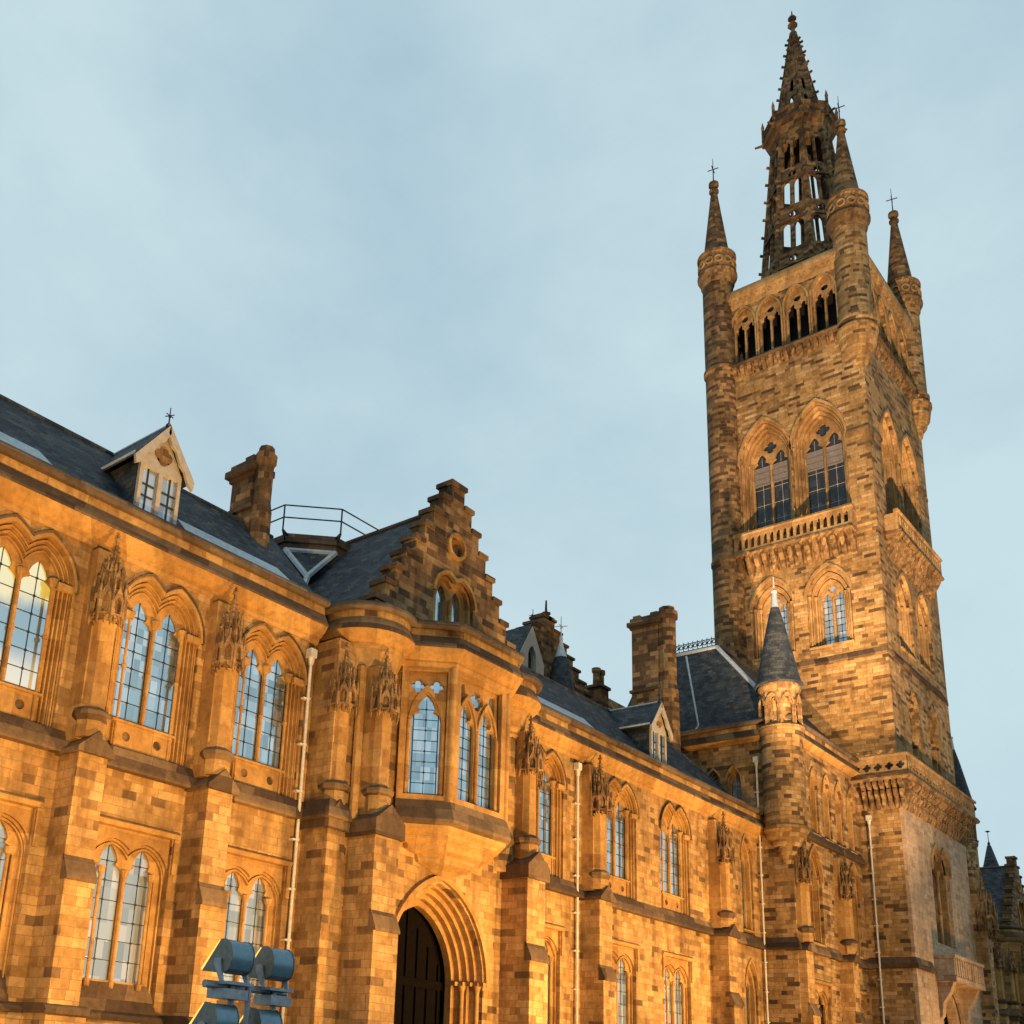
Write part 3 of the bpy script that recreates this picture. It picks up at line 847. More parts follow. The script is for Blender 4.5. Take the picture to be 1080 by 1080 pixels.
# ------------------------------------------------------------------ entrance block
def entrance():
    t = thing('entrance_block', 'projecting entrance bay with dark pointed doorway, oriel window and crow-stepped gable', 'building', (11.88, 10.6, GZ))
    AX = 11.88
    W9 = 9.6
    F = south(W9)
    k = MB()
    k.plate(F, rect(10.0, 13.76, GZ, 5.4), [opening(AX, 1.04, GZ + .001, 1.22, 1.3)], -.12, 0)
    for sg in (-1, 1):
        def X(a): return AX + sg * (a - AX)
        lo, hi = sorted((X(9.54), X(9.86))); k.box(lo, hi, 9.53, 10.2, GZ, 2.95)
        lo, hi = sorted((X(9.60), X(10.5))); k.box(lo, hi, 9.62, 10.2, GZ, 5.4)
    k.box(9.6, 14.16, 13.9, 14.0, GZ, 6.0); k.box(9.6, 9.7, 10.2, 13.9, GZ, 6.0); k.box(14.06, 14.16, 10.2, 13.9, GZ, 6.0)
    obj('wall', k, M_WALL, t)
    # corner turrets
    for sg in (-1, 1):
        cx = AX + sg * (AX - 10.35); cy = 9.86
        m = MB(); m.lathe(cx, cy, [(.40, 2.9), (.40, 5.0)], 28)
        d = obj('corner_turret', m, M_WALL, t, 35)
        m = MB(); m.lathe(cx, cy, [(.40, 4.98), (.44, 5.02), (.42, 5.07), (.47, 5.14), (.46, 5.2), (.50, 5.3), (.52, 5.36)] + [(.50 + a, z) for a, z in CORNICE[1:-1]] + [(.3, 5.575)], 32)
        obj('moulding', m, M_TRIM, d, 35)
        m = MB(); m.lathe(cx, cy, [(.3, 5.574), (.705, 5.574), (.705, 5.60), (.62, 5.76), (.3, 5.76)], 32); obj('drip_course', m, M_DARK, d, 35)
        m = MB(); m.lathe(cx, cy, [(.3, 5.761), (.617, 5.761), (.617, 5.861), (.3, 5.861)], 32); obj('parapet', m, M_WALL, d, 35)
        m = MB(); m.lathe(cx, cy, [(.3, 5.862), (.68, 5.862), (.715, 5.89), (.715, 5.93), (.69, 5.965), (.60, 5.99), (.05, 6.06)], 32); obj('coping', m, M_COPE, d, 35)
    # buttresses each side, with niches
    for sg in (-1, 1):
        def X(a): return AX + sg * (a - AX)
        lo, hi = sorted((X(9.99), X(10.45)))
        fy = 9.14
        G = south(W9)
        p = W9 - fy
        m = MB(); m.extr(G, [(-.02, GZ), (p + .06, GZ), (p + .06, 1.63), (p, 1.66), (p, 2.80), (-.02, 2.80)], lo, hi)
        b = obj('buttress', m, M_WALL, t)
        m = MB()
        m.extr(G, [(p - .03, 1.62), (p + .09, 1.62), (p + .09, 1.66), (p - .005, 1.88), (p - .03, 1.88)], lo - .003, hi + .003)
        c = (lo + hi) / 2
        obj('set_off', m, M_DARK, b)
        m = MB(); m.plate(G, [(lo - .05, 2.80), (hi + .05, 2.80), (hi + .05, 3.0), (c, 3.22), (lo - .05, 3.0)], [], -.02, p + .05)
        lo2, hi2 = sorted((X(9.50), X(9.88)))
        obj('gabled_cap', m, M_DARK, b)
        m = MB(); m.plate(south(9.53), [(lo2, 2.83), (hi2, 2.83), (hi2, 3.0), ((lo2 + hi2) / 2, 3.22), (lo2, 3.0)], [], -.45, .05)
        obj('gabled_cap', m, M_DARK, b)
        m = MB(); m.extr(G, [(-.02, .335), (p + .15, .335), (p + .18, .37), (p + .14, .41), (p + .05, .43), (-.02, .43)], lo - .06, hi + .06)
        obj('base_moulding', m, M_DARK, b)
        m = MB(); m.extr(south(9.53), [(-.6, .335), (.10, .335), (.12, .37), (.08, .42), (-.6, .43)], lo2 - .03, hi2 + .06)
        obj('base_moulding', m, M_DARK, b)
        m = MB()
        for (cx, cy, s0) in ((X(10.20), 9.33, 3), (X(9.74), 9.66, 5)):
            m.lathe(cx, cy, [(.17, 3.08), (.17, 3.34), (.125, 3.42), (.12, 4.42), (.15, 4.5)], 8)
            m.box(cx - .13, cx + .13, cy, cy + .3, 3.1, 5.1)
        m.cyl((X(10.0), 9.55, 3.0), (X(10.0), 9.55, 5.1), .06, n=8)
        obj('pier', m, M_TRIM, b, 30)
        m = MB()
        for (cx, cy) in ((X(10.20), 9.33), (X(9.74), 9.66)):
            m.lathe(cx, cy, [(.17, 3.33), (.21, 3.38), (.21, 3.42), (.14, 3.47)], 8)
        obj('moulding', m, M_DARK, b)
        for (cx, cy, s0) in ((X(10.20), 9.30, 31), (X(9.74), 9.62, 57)):
            m = MB(); canopy(m, cx, cy, 4.32, 5.30, .205, s0); obj('canopy', m, M_CARVE, b)
    # plinth and string on the return and the front
    m = MB(); m.sweep([(9.54, 10.0), (9.54, 9.53), (9.86, 9.53)], STRING)
    obj('string_course', m, M_DARK, t)
    m = MB(); m.sweep([(13.9, 9.53), (14.22, 9.53), (14.22, 10.0)], STRING)
    obj('string_course', m, M_DARK, t)
    # doorway: receding orders
    k = MB()
    zs = 1.22
    k.plate(F, band(arch, (AX, 1.12, zs, 1.42, 12), (AX, 1.06, zs, 1.335, 12)), [], -.02, .05)
    ws = [1.06, .99, .93, .87, .80]
    for i in range(4):
        a, b = ws[i], ws[i + 1]
        k.plate(F, opening(AX, a, GZ, zs, a * 1.265, 12), [opening(AX, b, GZ + .001, zs, b * 1.265, 12)], -.22 - i * .09, -.11 - i * .09)
        for sg in (-1, 1):
            x = AX + sg * (b + .035); d = -.09 - i * .09
            if i % 2 == 0:
                k.cyl(F.pt(x, GZ, d), F.pt(x, zs - .08, d), .036, n=10)
                k.cyl(F.pt(x, zs - .1, d), F.pt(x, zs, d), .038, .065, n=10)
    for sg in (-1, 1):
        lo, hi = sorted((AX + sg * .80, AX + sg * 1.14))
        for i in range(4):
            lo, hi = sorted((AX + sg * ws[i + 1], AX + sg * (ws[i] + .01)))
            k.fbox(F, lo - .012, hi + .012, zs - .005, zs + .05, -.3 - i * .06, -.045 - i * .085)
        k.fbox(F, min(AX + sg * 1.0, AX + sg * 1.16), max(AX + sg * 1.0, AX + sg * 1.16), zs, zs + .05, -.05, .04)
    dw = obj('doorway', k, M_TRIM, t, 40)
    k = MB(); k.plate(F, opening(AX, .84, GZ, zs, .84 * 1.265, 12), [], -.62, -.57)
    door = obj('door', k, M_WOOD, dw)
    k = MB()
    for i in range(7):
        a = AX - .72 + 1.44 * i / 6
        k.fbox(F, a - .018, a + .018, GZ, zs + .95 - abs(a - AX) * .95, -.571, -.54)
    k.fbox(F, AX - .8, AX + .8, zs - .08, zs + .04, -.571, -.53)
    obj('rib', k, M_WOOD, door)
    # oriel
    poly = [(10.74, 9.50), (11.25, 8.98), (12.51, 8.98), (13.02, 9.50)]
    cs = math.sqrt(.5)
    FS = south(8.98)
    FW = Fr((10.995, 9.24, 0), (.7, -.714, 0), (-.714, -.7, 0))
    FE = Fr((12.765, 9.24, 0), (.7, .714, 0), (.714, -.7, 0))
    hl = .362
    k = MB()
    k.plate(FS, rect(11.25, 12.51, 3.46, 5.36), [rect(11.40, 12.36, 3.54, 5.30)], -.07, 0)
    for G in (FW, FE): k.plate(G, rect(-hl, hl, 3.46, 5.36), [rect(-.27, .27, 3.54, 5.30)], -.07, 0)
    k.prism([(10.8, 9.6), (11.33, 9.09), (12.43, 9.09), (12.96, 9.6)], 5.3, 5.9)
    # posts at the corners
    for x, y in poly[1:3]: k.cyl((x, y + .03, 3.46), (x, y + .03, 5.36), .055, n=10)
    o = obj('oriel', k, M_TRIM, t, 40)
    for G, c, n in ((FS, 11.88, 2), (FW, 0, 1), (FE, 0, 1)):
        m = MB()
        if n == 2:
            holes = [cusped(c - .235, .19, 3.58, 4.58, .40), cusped(c + .235, .19, 3.58, 4.58, .40), quatrefoil(c, 5.07, .15)]
            for sg in (-1, 1): holes.append([(c + sg * .25, 5.0), (c + sg * .42, 4.86), (c + sg * .42, 5.24), (c + sg * .30, 5.24)][::1])
            m.plate(G, rect(c - .48, c + .48, 3.5, 5.31), holes, -.16, -.09)
            for a in (c - .455, c, c + .455): m.cyl(G.pt(a, 3.54, -.07), G.pt(a, 4.6, -.07), .03, n=8)
            for sg in (-1, 1):
                m.plate(G, band(arch, (c + sg * .235, .235, 4.57, .52), (c + sg * .235, .20, 4.57, .45)), [], -.10, -.06)
        else:
            holes = [cusped(c, .20, 3.58, 4.57, .41), quatrefoil(c - .13, 5.1, .10), quatrefoil(c + .13, 5.1, .10)]
            m.plate(G, rect(-.27, .27, 3.5, 5.31), holes, -.16, -.09)
            m.plate(G, band(arch, (c, .25, 4.55, .56), (c, .205, 4.55, .47)), [], -.10, -.06)
            for sg in (-1, 1): m.cyl(G.pt(sg * .235, 3.54, -.07), G.pt(sg * .235, 4.6, -.07), .028, n=8)
        w = obj('window', m, M_TRIM, o, 40)
        g = MB()
        g.fbox(G, c - (.46 if n == 2 else .26), c + (.46 if n == 2 else .26), 3.54, 5.28, -.155, -.135)
        obj('pane', g, M_GLASS, o)
        l = MB()
        for cc in ((c - .235, c + .235) if n == 2 else (c,)): leading(l, G, cc, .17, 3.58, 4.92, -.135, 9)
        obj('leading', l, M_LEADING, o)
    # sloping sill and the corbelled foot
    k = MB(); k.sweep(poly, [(-.1, 3.10), (.10, 3.16), (.11, 3.2), (.0, 3.47), (-.1, 3.47)]); obj('sill', k, M_DARK, o)
    k = MB()
    def inset(f): return [(AX + (x - AX) * f, 9.6 - (9.6 - y) * f) for x, y in poly]
    zz = [(3.165, 1.03), (3.08, 1.0), (3.05, .88), (2.98, .86), (2.93, .72), (2.86, .70), (2.82, .52), (2.72, .48), (2.66, .25), (2.58, .06)]
    for (z1, f1), (z0, f0) in zip(zz, zz[1:]):
        a = inset(f0) + [(inset(f0)[-1][0], 9.7), (inset(f0)[0][0], 9.7)]; b = inset(f1) + [(inset(f1)[-1][0], 9.7), (inset(f1)[0][0], 9.7)]
        k.prism(a, z0, z1, b)
    obj('corbel', k, M_TRIM, o)
    cornice_set(t, [(10.62, 9.62)] + poly + [(13.14, 9.62)])
    # crow-stepped gable
    G = south(9.56)
    n = 9
    half, zb, zt = 1.72, 5.85, 8.62
    L = []
    wtop = .16
    for i in range(n):
        a = half - (half - wtop) * i / (n - 1)
        z = zb + (zt - zb) * (i + 1) / n
        L.append((a, z))
    pts = [(AX - half, zb)]
    prev = zb
    left_ = [(AX - half, zb)]
    for i, (a, z) in enumerate(L):
        left_ += [(AX - a, prev), (AX - a, z)]; prev = z
    ptsL = left_[1:]
    outl = ptsL + [(2 * AX - a, z) for a, z in ptsL[::-1]]
    k = MB(); k.plate(G, outl, [twin_opening(AX, .17, .30, 6.1, 6.75, .36), circle(AX, 7.62, .17, 16)], -.26, 0)
    g = obj('gable', k, M_OLD, t)
    k = MB()
    for i, (a, z) in enumerate(L):
        a2 = L[i + 1][0] if i + 1 < n else 0
        for sg in (-1, 1):
            lo, hi = sorted((AX + sg * (a + .03), AX + sg * (a2 - .01)))
            if i == n - 1: lo, hi = AX - a - .035, AX + a + .035
            k.fbox(G, lo, hi, z + .001, z + .075, -.29, .035)
            if i == n - 1: break
    obj('step_coping', k, M_DARK, g)
    k = MB()
    k.plate(G, twin_opening(AX, .17, .31, 6.05, 6.75, .37), [twin_opening(AX, .17, .25, 6.051, 6.75, .30)], -.12, -.05)
    k.plate(G, rect(AX - .45, AX + .45, 6.05, 7.2), [opening(AX - .17, .115, 6.12, 6.72, .24), opening(AX + .17, .115, 6.12, 6.72, .24)], -.2, -.115)
    k.plate(G, band(twin_arch, (AX, .17, .35, 6.74, .42), (AX, .17, .30, 6.74, .36)), [], -.02, .04)
    k.plate(G, circle(AX, 7.62, .22, 18), [circle(AX, 7.62, .165, 18)], -.02, .04)
    k.plate(G, circle(AX, 7.62, .19, 18), [], -.2, -.1)
    k.cyl(G.pt(AX, 6.1, -.07), G.pt(AX, 6.78, -.07), .03, n=8)
    w = obj('window', k, M_TRIM, g, 40)
    k = MB(); k.fbox(G, AX - .3, AX + .3, 6.1, 7.0, -.19, -.17); obj('pane', k, M_GLASS, g)
    # roof behind the gable
    r = MB()
    H = Fr((0, 0, 0), (0, 1, 0), (1, 0, 0))
    r.extr(H, [(AX - 1.82, 5.86), (AX, 8.35), (AX + 1.82, 5.86), (AX + 1.82, 5.7), (AX, 8.2), (AX - 1.82, 5.7)], 9.8, 14.1)
    obj('roof', r, M_SLATE, t)
    r = MB(); r.cyl((AX, 9.8, 8.36), (AX, 14.1, 8.36), .045, n=8); obj('ridge', r, M_COPE, t)
    # octagonal roof lantern base with guard rail
    cx, cy = AX, 12.72
    a8 = math.pi / 8
    def octa(ap): return [(cx + ap / math.cos(a8) * math.cos(a8 + i * math.pi / 4), cy + ap / math.cos(a8) * math.sin(a8 + i * math.pi / 4)) for i in range(8)]
    k = MB(); k.prism(octa(.98), 7.0, 7.98)
    ln = obj('roof_lantern', k, M_SLATE, t)
    k = MB(); k.prism(octa(1.0), 7.94, 8.1); k.prism(octa(1.04), 8.1, 8.16); k.prism(octa(.97), 8.16, 8.28)
    obj('lantern_rim', k, M_COPE, ln)
    k = MB(); rail_fence(k, octa(1.13), 8.24, .46, True, 2, .012)
    for x, y in octa(1.13):
        vx, vy = cx - x, cy - y
        k.cyl((x, y, 8.25), (x + vx * .18, y + vy * .18, 8.02), .02, n=5); k.cyl((x, y, 8.25), (x + vx * .2, y + vy * .2, 8.25), .022, n=5)
    obj('guard_rail', k, M_IRON, ln)
    # slated broach with lead rolls running down to the valley
    oc = octa(.98)
    p1, p2 = oc[4], oc[5]
    # oc[4], oc[5] are the ends of the south-west side
    vb = (10.98, 11.83, 7.40)
    k = MB(); k.add([(p1[0], p1[1], 7.98), (p2[0], p2[1], 7.98), vb, (cx, cy, 7.0)], [(0, 2, 1), (0, 1, 3), (0, 3, 2), (1, 2, 3)])
    obj('broach', k, M_SLATE, ln)
    k = MB()
    for p in (p1, p2): k.cyl((p[0], p[1], 7.98), vb, .05, .05, 6)
    k.cyl(vb, (10.6, 11.55, 6.75), .05, .04, 6); k.cyl((p1[0], p1[1], 7.97), (p2[0], p2[1], 7.97), .045, n=6)
    obj('lead_roll', k, M_LEAD, ln, 40)
    return t
ent = entrance()

# ------------------------------------------------------------------ turreted block beside the tower
HX, HY, HE = 23.4, 9.25, 27.62
TWX = 30.22         # centre line of the tower
def turreted_block():
    t = thing('turreted_block', 'block with steep flat-topped slate roof and slate-coned corner turret, left of the tower', 'building', (25.5, 11.0, GZ))
    FW = west(HX); FS = south(HY)
    k = MB()
    wl = [(-10.98, .10), (-10.50, .11)]
    k.plate(FW, rect(-13.6, -HY - .081, 5.2, 7.7), [opening(a, .17, 6.05, 6.72, .32) for a, w in wl], -.08, 0)
    k.plate(FW, rect(-13.6, -HY - .081, GZ, 5.2), [], -.08, 0)
    arc = [24.05 + .765 * i for i in range(5)]
    big = [24.55, 26.95]
    holes = [opening(c, .25, 5.66, 6.72, .42) for c in arc]
    k.plate(FS, rect(HX, HE, 5.5, 7.7), holes, -.08, 0)
    k.plate(FS, rect(HX, HE, 3.0, 5.5), [opening(c, .42, 3.2, 4.6, .74) for c in big], -.08, 0)
    k.plate(FS, rect(HX, HE, GZ, 3.0), [rect(c - .52, c + .52, .5, 2.355) for c in big], -.08, 0)
    k.box(HX, HE, 13.6, 13.7, GZ, 7.7)
    obj('wall', k, M_TOWER, t)
    for c, w in wl: lancet(FW, t, c, .115, 6.12, 6.72, .24, M_BLIND, rows=3, wo=.16)
    for i, c in enumerate(arc):
        lancet(FS, t, c, .15, 5.74, 6.72, .30, M_BLACKGLASS if i % 2 else M_BLIND, rows=4, wo=.24)
    for c in big: traceried(FS, t, c, .26, 3.3, 4.6, .46, M_BLACKGLASS, orders=2, wo=.40)
    for c in big: lower_window(FS, t, c, M_BLACKGLASS)
    cornice_set(t, [(HX, 13.6), (HX, HY), (HE, HY)], dz=2.10, small=True)
    for nm, pr, mt, dz in (('string_course', STRING, M_DARK, 0), ('string_course', STRING, M_DARK, 2.5), ('plinth', PLINTH, M_WALL, 0), ('plinth_moulding', PLINTHCAP, M_DARK, 0)):
        k = MB(); k.sweep([(HX, 10.0), (HX, HY), (HE, HY)], [(d, z + dz) for d, z in pr]); obj(nm, k, mt, t)
    buttress(t, HX + .02, HX + .40, 77, wy=HY, fy=HY - .17, top=4.3)
    buttress(t, 25.72, 26.06, 78, wy=HY, fy=HY - .30, top=4.3)
    # steep roof with flat top
    x0, x1, y0, y1, z0 = HX - .02, HE, HY, 13.7, 8.02
    a0, a1, b0, b1, z1 = 24.5, HE, 11.3, 13.2, 10.55
    k = MB(); k.add([(x0, y0, z0), (x1, y0, z0), (x1, y1, z0), (x0, y1, z0), (a0, b0, z1), (a1, b0, z1), (a1, b1, z1), (a0, b1, z1)],
          [(0, 3, 2, 1), (4, 5, 6, 7), (0, 1, 5, 4), (1, 2, 6, 5), (2, 3, 7, 6), (3, 0, 4, 7)])
    rf = obj('roof', k, M_SLATE, t)
    k = MB()
    k.cyl((x0, y0, z0 + .03), (a0, b0, z1), .055, n=6)
    k.cyl((a0, b0, z1), (a0, b1, z1), .05, n=6)
    k.cyl((a0 - .03, 12.1, z1 - .1), (x0 + .12, 11.35, z0 + .22), .03, n=6)
    k.cyl((x0 + .12, 11.35, z0 + .22), (x0 + .02, 11.42, z0 + .02), .03, n=6)
    obj('lead_roll', k, M_LEAD, rf, 40)
    k = MB()
    k.cyl((a0, b0, z1 + .02), (a1, b0, z1 + .02), .06, n=6)
    obj('ridge', k, M_COPE, rf)
    k = MB()
    n = 15
    for i in range(n + 1):
        y = b0 + (b1 - b0) * i / n
        k.cyl((a0, y, z1), (a0, y, z1 + .30), .012, n=5)
        if i < n:
            k.plate(Fr((a0, y + (b1 - b0) / n / 2, z1 + .17), (0, 1, 0), (-1, 0, 0)), circle(0, 0, .055, 10), [circle(0, 0, .035, 10)], -.008, .008)
    for z in (.06, .25): k.cyl((a0, b0, z1 + z), (a0, b1, z1 + z), .013, n=5)
    obj('ridge_cresting', k, M_IRON, rf)
    # round corner turret
    cx, cy = 23.46, 9.38
    k = MB(); k.lathe(cx, cy, [(.10, 4.75), (.16, 4.95), (.20, 5.0), (.22, 5.1), (.30, 5.16), (.32, 5.26), (.40, 5.32), (.42, 5.42), (.47, 5.47), (.47, 5.55), (.44, 5.58), (.44, 7.62), (.47, 7.66), (.48, 7.76), (.40, 7.8)], 28)
    tu = obj('corner_turret', k, M_TOWER, t, 35)
    k = MB(); k.lathe(cx, cy, [(.36, 7.78), (.36, 8.45), (.30, 8.5)], 8); obj('drum', k, M_TOWER, tu)
    k = MB()
    for i in range(8):
        th = (i + .5) * math.pi / 4 + math.pi / 8
        th = i * math.pi / 4
        ux, uy = math.cos(th), math.sin(th)
        G = Fr((cx + .40 * ux, cy + .40 * uy, 0), (-uy, ux, 0), (ux, uy, 0))
        k.plate(G, rect(-.168, .168, 7.82, 8.62), [cusped(0, .10, 7.88, 8.28, .2)], -.05, 0)
        k.plate(G, band(arch, (0, .16, 8.3, .27), (0, .115, 8.3, .2)), [], -.02, .04)
        k.cyl(G.pt(.168, 7.8, 0), G.pt(.168, 8.4, 0), .028, n=6)
    k.lathe(cx, cy, [(.40, 8.6), (.44, 8.66), (.47, 8.74), (.46, 8.8), (.3, 8.84)], 24)
    k.lathe(cx, cy, [(.36, 7.77), (.48, 7.77), (.50, 7.8), (.43, 7.86), (.36, 7.86)], 24)
    obj('arcade', k, M_CARVE, tu, 35)
    k = MB(); k.lathe(cx, cy, [(.3, 8.79), (.52, 8.8), (.53, 8.83), (.48, 8.93), (.40, 9.3), (.30, 9.8), (.20, 10.3), (.095, 10.75), (.02, 10.8)], 28)
    cn = obj('cone_roof', k, M_SLATE, tu, 35)
    k = MB(); k.lathe(cx, cy, [(.10, 10.72), (.085, 10.82), (.055, 11.12), (.075, 11.14), (.075, 11.18), (.02, 11.22), (.014, 11.55), (.004, 11.56)], 10); obj('finial', k, M_LEAD, cn, 40)
    downpipe(t, FW, -9.93, GZ, 7.0, .07)
    return t
hb = turreted_block()

# ------------------------------------------------------------------ bell tower
TW0, TW1, TS, TN = 27.74, 32.70, 8.27, 12.42
def bell_tower():
    t = thing('bell_tower', 'tall square Gothic bell tower with corner turrets and an openwork stone spire', 'tower', (TWX, (TS + TN) / 2, GZ))
    cx, cy = TWX, (TS + TN) / 2 + .05
    sides = [(west(TW0, cy), TN - cy, cy - TS), (south(TS, cx), cx - TW0, TW1 - cx), (east(TW1, cy), cy - TS, TN - cy), (north(TN, cx), TW1 - cx, cx - TW0)]
    for si, (F, hl, hr) in enumerate(sides):
        kw = MB(); ks = MB(); kq = MB(); kx = MB(); kt = MB(); kb = MB(); kc = MB()
        sp = .76 if si % 2 == 0 else .80
        cs = (-sp, sp)
        e = 0 if si % 2 == 0 else -.3        # overlap the corners on one pair of sides only
        A0, A1 = (-hl, hr) if si % 2 == 0 else (-hl + .301, hr - .301)
        # solid storey
        low = [opening(c, .36, 8.35, 9.55, .6) for c in (-sp, sp)] if si % 2 else []
        kw.plate(F, rect(A0, A1, 6.6, 10.70), low, -.3, 0)
        # window storey
        kw.plate(F, rect(A0, A1, 10.70, 14.0), [opening(c, .58, 11.18, 12.62, .86) for c in cs], -.3, 0)
        # belfry storey
        kw.plate(F, rect(A0, A1, 14.0, 20.0), [opening(c, .745, 14.9, 17.2, 1.25) for c in cs], -.3, 0)
        # gallery storey
        gs = [-1.19, -.40, .40, 1.19] if si % 2 == 0 else [-1.34, -.45, .45, 1.34]
        kw.plate(F, rect(A0, A1, 20.0, 22.8), [opening(c, .335, 20.62, 21.9, .56) for c in gs], -.3, 0)
        for c in gs:
            kt.plate(F, band(arch, (c, .39, 21.9, .65), (c, .335, 21.9, .56)), [], -.02, .04)
            kt.plate(F, opening(c, .345, 20.6, 21.9, .57), [cusped(c - .16, .13, 20.63, 21.72, .28), cusped(c + .16, .13, 20.63, 21.72, .28), circle(c, 22.12, .11, 10)], -.19, -.11)
            kt.cyl(F.pt(c, 20.6, -.12), F.pt(c, 21.66, -.12), .03, n=8)
            for sg in (-1, 1): kt.cyl(F.pt(c + sg * .365, 20.6, 0.02), F.pt(c + sg * .365, 21.9, .02), .026, n=8)
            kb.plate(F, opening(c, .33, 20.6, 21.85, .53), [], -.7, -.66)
        # strings and cornices
        ks.extr(F, [(-.02, 10.70), (.06, 10.70), (.07, 10.74), (.0, 10.9), (-.02, 10.9)], A0, A1)
        for prof in ([(-.02, 20.42), (.16, 20.42), (.20, 20.47), (.16, 20.54), (-.02, 20.6)],):
            kx.extr(F, prof, A0, A1)
        kt.extr(F, [(-.02, 22.5), (.03, 22.5), (.06, 22.58), (.06, 22.64), (.16, 22.76), (.20, 22.85), (.20, 22.98), (.14, 23.08), (-.3, 23.12), (-.3, 22.6)], A0, A1)
        for lo, hi in ((A0, -sp - .78), (sp + .78, A1)):
            if hi > lo: kx.extr(F, [(-.02, 17.10), (.05, 17.11), (.06, 17.15), (.05, 17.2), (-.02, 17.22)], lo, hi)
        # small arched corbel table under the gallery
        n = 15
        for i in range(n):
            a = -hl + .55 + (hl + hr - 1.1) * i / (n - 1)
            kq.extr(F, [(-.02, 20.08), (.04, 20.1), (.15, 20.3), (.15, 20.41), (-.02, 20.41)], a - .055, a + .055)
        n = 19
        for i in range(n):
            a = -hl + .5 + (hl + hr - 1.0) * i / (n - 1)
            kt.fbox(F, a - .03, a + .03, 22.66, 22.78, .05, .15)
        # balcony on corbels
        b0, b1 = -1.62, 1.62
        if si % 2: b0, b1 = -1.85, 1.85
        n = 14
        for i in range(n):
            a = b0 + .1 + (b1 - b0 - .2) * i / (n - 1)
            kc.extr(F, [(-.02, 13.62), (.05, 13.64), (.14, 13.78), (.14, 13.86), (.24, 14.0), (.30, 14.12), (.30, 14.18), (-.02, 14.18)], a - .06, a + .06)
        kc.extr(F, [(-.02, 14.18), (.36, 14.18), (.40, 14.22), (.38, 14.28), (-.02, 14.32)], b0, b1)
        holes = []
        m = 17
        for i in range(m):
            a = b0 + .16 + (b1 - b0 - .32) * i / (m - 1)
            holes.append(opening(a, .056, 14.38, 14.62, .09, 4))
        kt.plate(F, rect(b0, b1, 14.3, 14.78), holes, .27, .34)
        for a in (b0, b1):
            lo, hi = (a, a + .07) if a < 0 else (a - .07, a)
            kt.fbox(F, lo, hi, 14.3, 14.78, 0, .269)
        kt.extr(F, [(.24, 14.781), (.37, 14.781), (.39, 14.82), (.36, 14.88), (.24, 14.88)], b0 - .02, b1 + .02)
        wall = obj('wall', kw, M_TOWER, t)
        obj('string_course', ks, M_DARK, wall); obj('gallery_string', kx, M_DARK, wall); obj('corbel_table', kq, M_CARVE, wall)
        obj('gallery', kt, M_TTRIM, wall, 40)
        obj('balcony', kc, M_CARVE, wall)
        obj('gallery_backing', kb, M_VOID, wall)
    for si, (F, hl, hr) in enumerate(sides[:2] + sides[2:]):
        sp = .76 if si % 2 == 0 else .80
        if si > 2: continue
        for c in (-sp, sp):
            traceried(F, t, c, .33, 11.30, 12.62, .47, M_BLIND, M_TTRIM, orders=2, wo=.57, rows=8)
            traceried(F, t, c, .55, 14.98, 17.2, .94, M_BLACKGLASS, M_TTRIM, orders=3, wo=.735, rows=5, pane_mode='bars')
            # pale louvres behind the belfry heads
            k = MB(); k.fbox(F, c - .52, c + .52, 16.62, 17.2, -.50, -.485)
            for i in range(4): k.fbox(F, c - .52, c + .52, 16.63 + i * .18, 16.66 + i * .18, -.485, -.46)
            obj('louvre', k, M_LOUVRE, t)
            if si % 2:
                lancet(F, t, c, .20, 8.42, 9.55, .36, M_BLACKGLASS, M_TOWER, rows=5, wo=.34)
    # floor slabs keep daylight out of the shaft
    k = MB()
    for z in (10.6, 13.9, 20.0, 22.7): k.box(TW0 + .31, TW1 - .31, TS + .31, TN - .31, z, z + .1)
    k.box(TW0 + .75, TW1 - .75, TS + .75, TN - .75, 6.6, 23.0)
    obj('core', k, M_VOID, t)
    # corner turrets
    for (x, y, full) in ((TW0 + .14, TS + .14, 0), (TW0 + .05, TN - .05, 1), (TW1 - .14, TS + .14, 0), (TW1 - .05, TN - .05, 1)):
        r = .455
        k = MB()
        if full: prof = [(r, 6.0), (r, 14.15), (r + .03, 14.18), (r + .03, 14.28), (r, 14.34), (r, 20.38), (r + .05, 20.42), (r + .05, 20.54), (r, 20.62), (r, 23.6)]
        else: prof = [(.05, 19.05), (.22, 19.2), (.25, 19.35), (.36, 19.5), (.38, 19.62), (.46, 19.72), (.48, 19.86), (.52, 20.1), (.55, 20.15), (.55, 20.25), (r, 20.36), (r + .05, 20.42), (r + .06, 20.54), (r, 20.65), (r, 23.6)]
        k.lathe(x, y, prof, 28)
        tu = obj('corner_turret', k, M_OLD if full else M_TOWER, t, 35)
        k = MB(); k.lathe(x, y, [(r, 23.55), (r + .05, 23.62), (r + .06, 23.7), (r + .10, 23.82), (r + .14, 23.88), (r + .14, 23.96), (r + .08, 24.0), (r + .08, 24.52), (r + .13, 24.56), (r + .13, 24.64), (r + .05, 24.68)], 28)
        cr_ = obj('crown', k, M_CARVE, tu, 35)
        k = MB()
        for i in range(12):
            th = i * math.pi / 6
            ux, uy = math.cos(th), math.sin(th)
            G = Fr((x + (r + .08) * ux, y + (r + .08) * uy, 24.26), (-uy, ux, 0), (ux, uy, 0))
            k.plate(G, circle(0, 0, .13, 10), [circle(0, 0, .09, 10)], -.02, .035)
        obj('roundel_band', k, M_TTRIM, cr_)
        k = MB(); k.lathe(x, y, [(r - .02, 24.66), (r - .06, 24.7), (.10, 27.15), (.15, 27.2), (.15, 27.26), (.08, 27.3), (.09, 27.36), (.16, 27.45), (.15, 27.56), (.05, 27.62), (.02, 27.64)], 20)
        cn = obj('cone_roof', k, M_OLD, tu, 35)
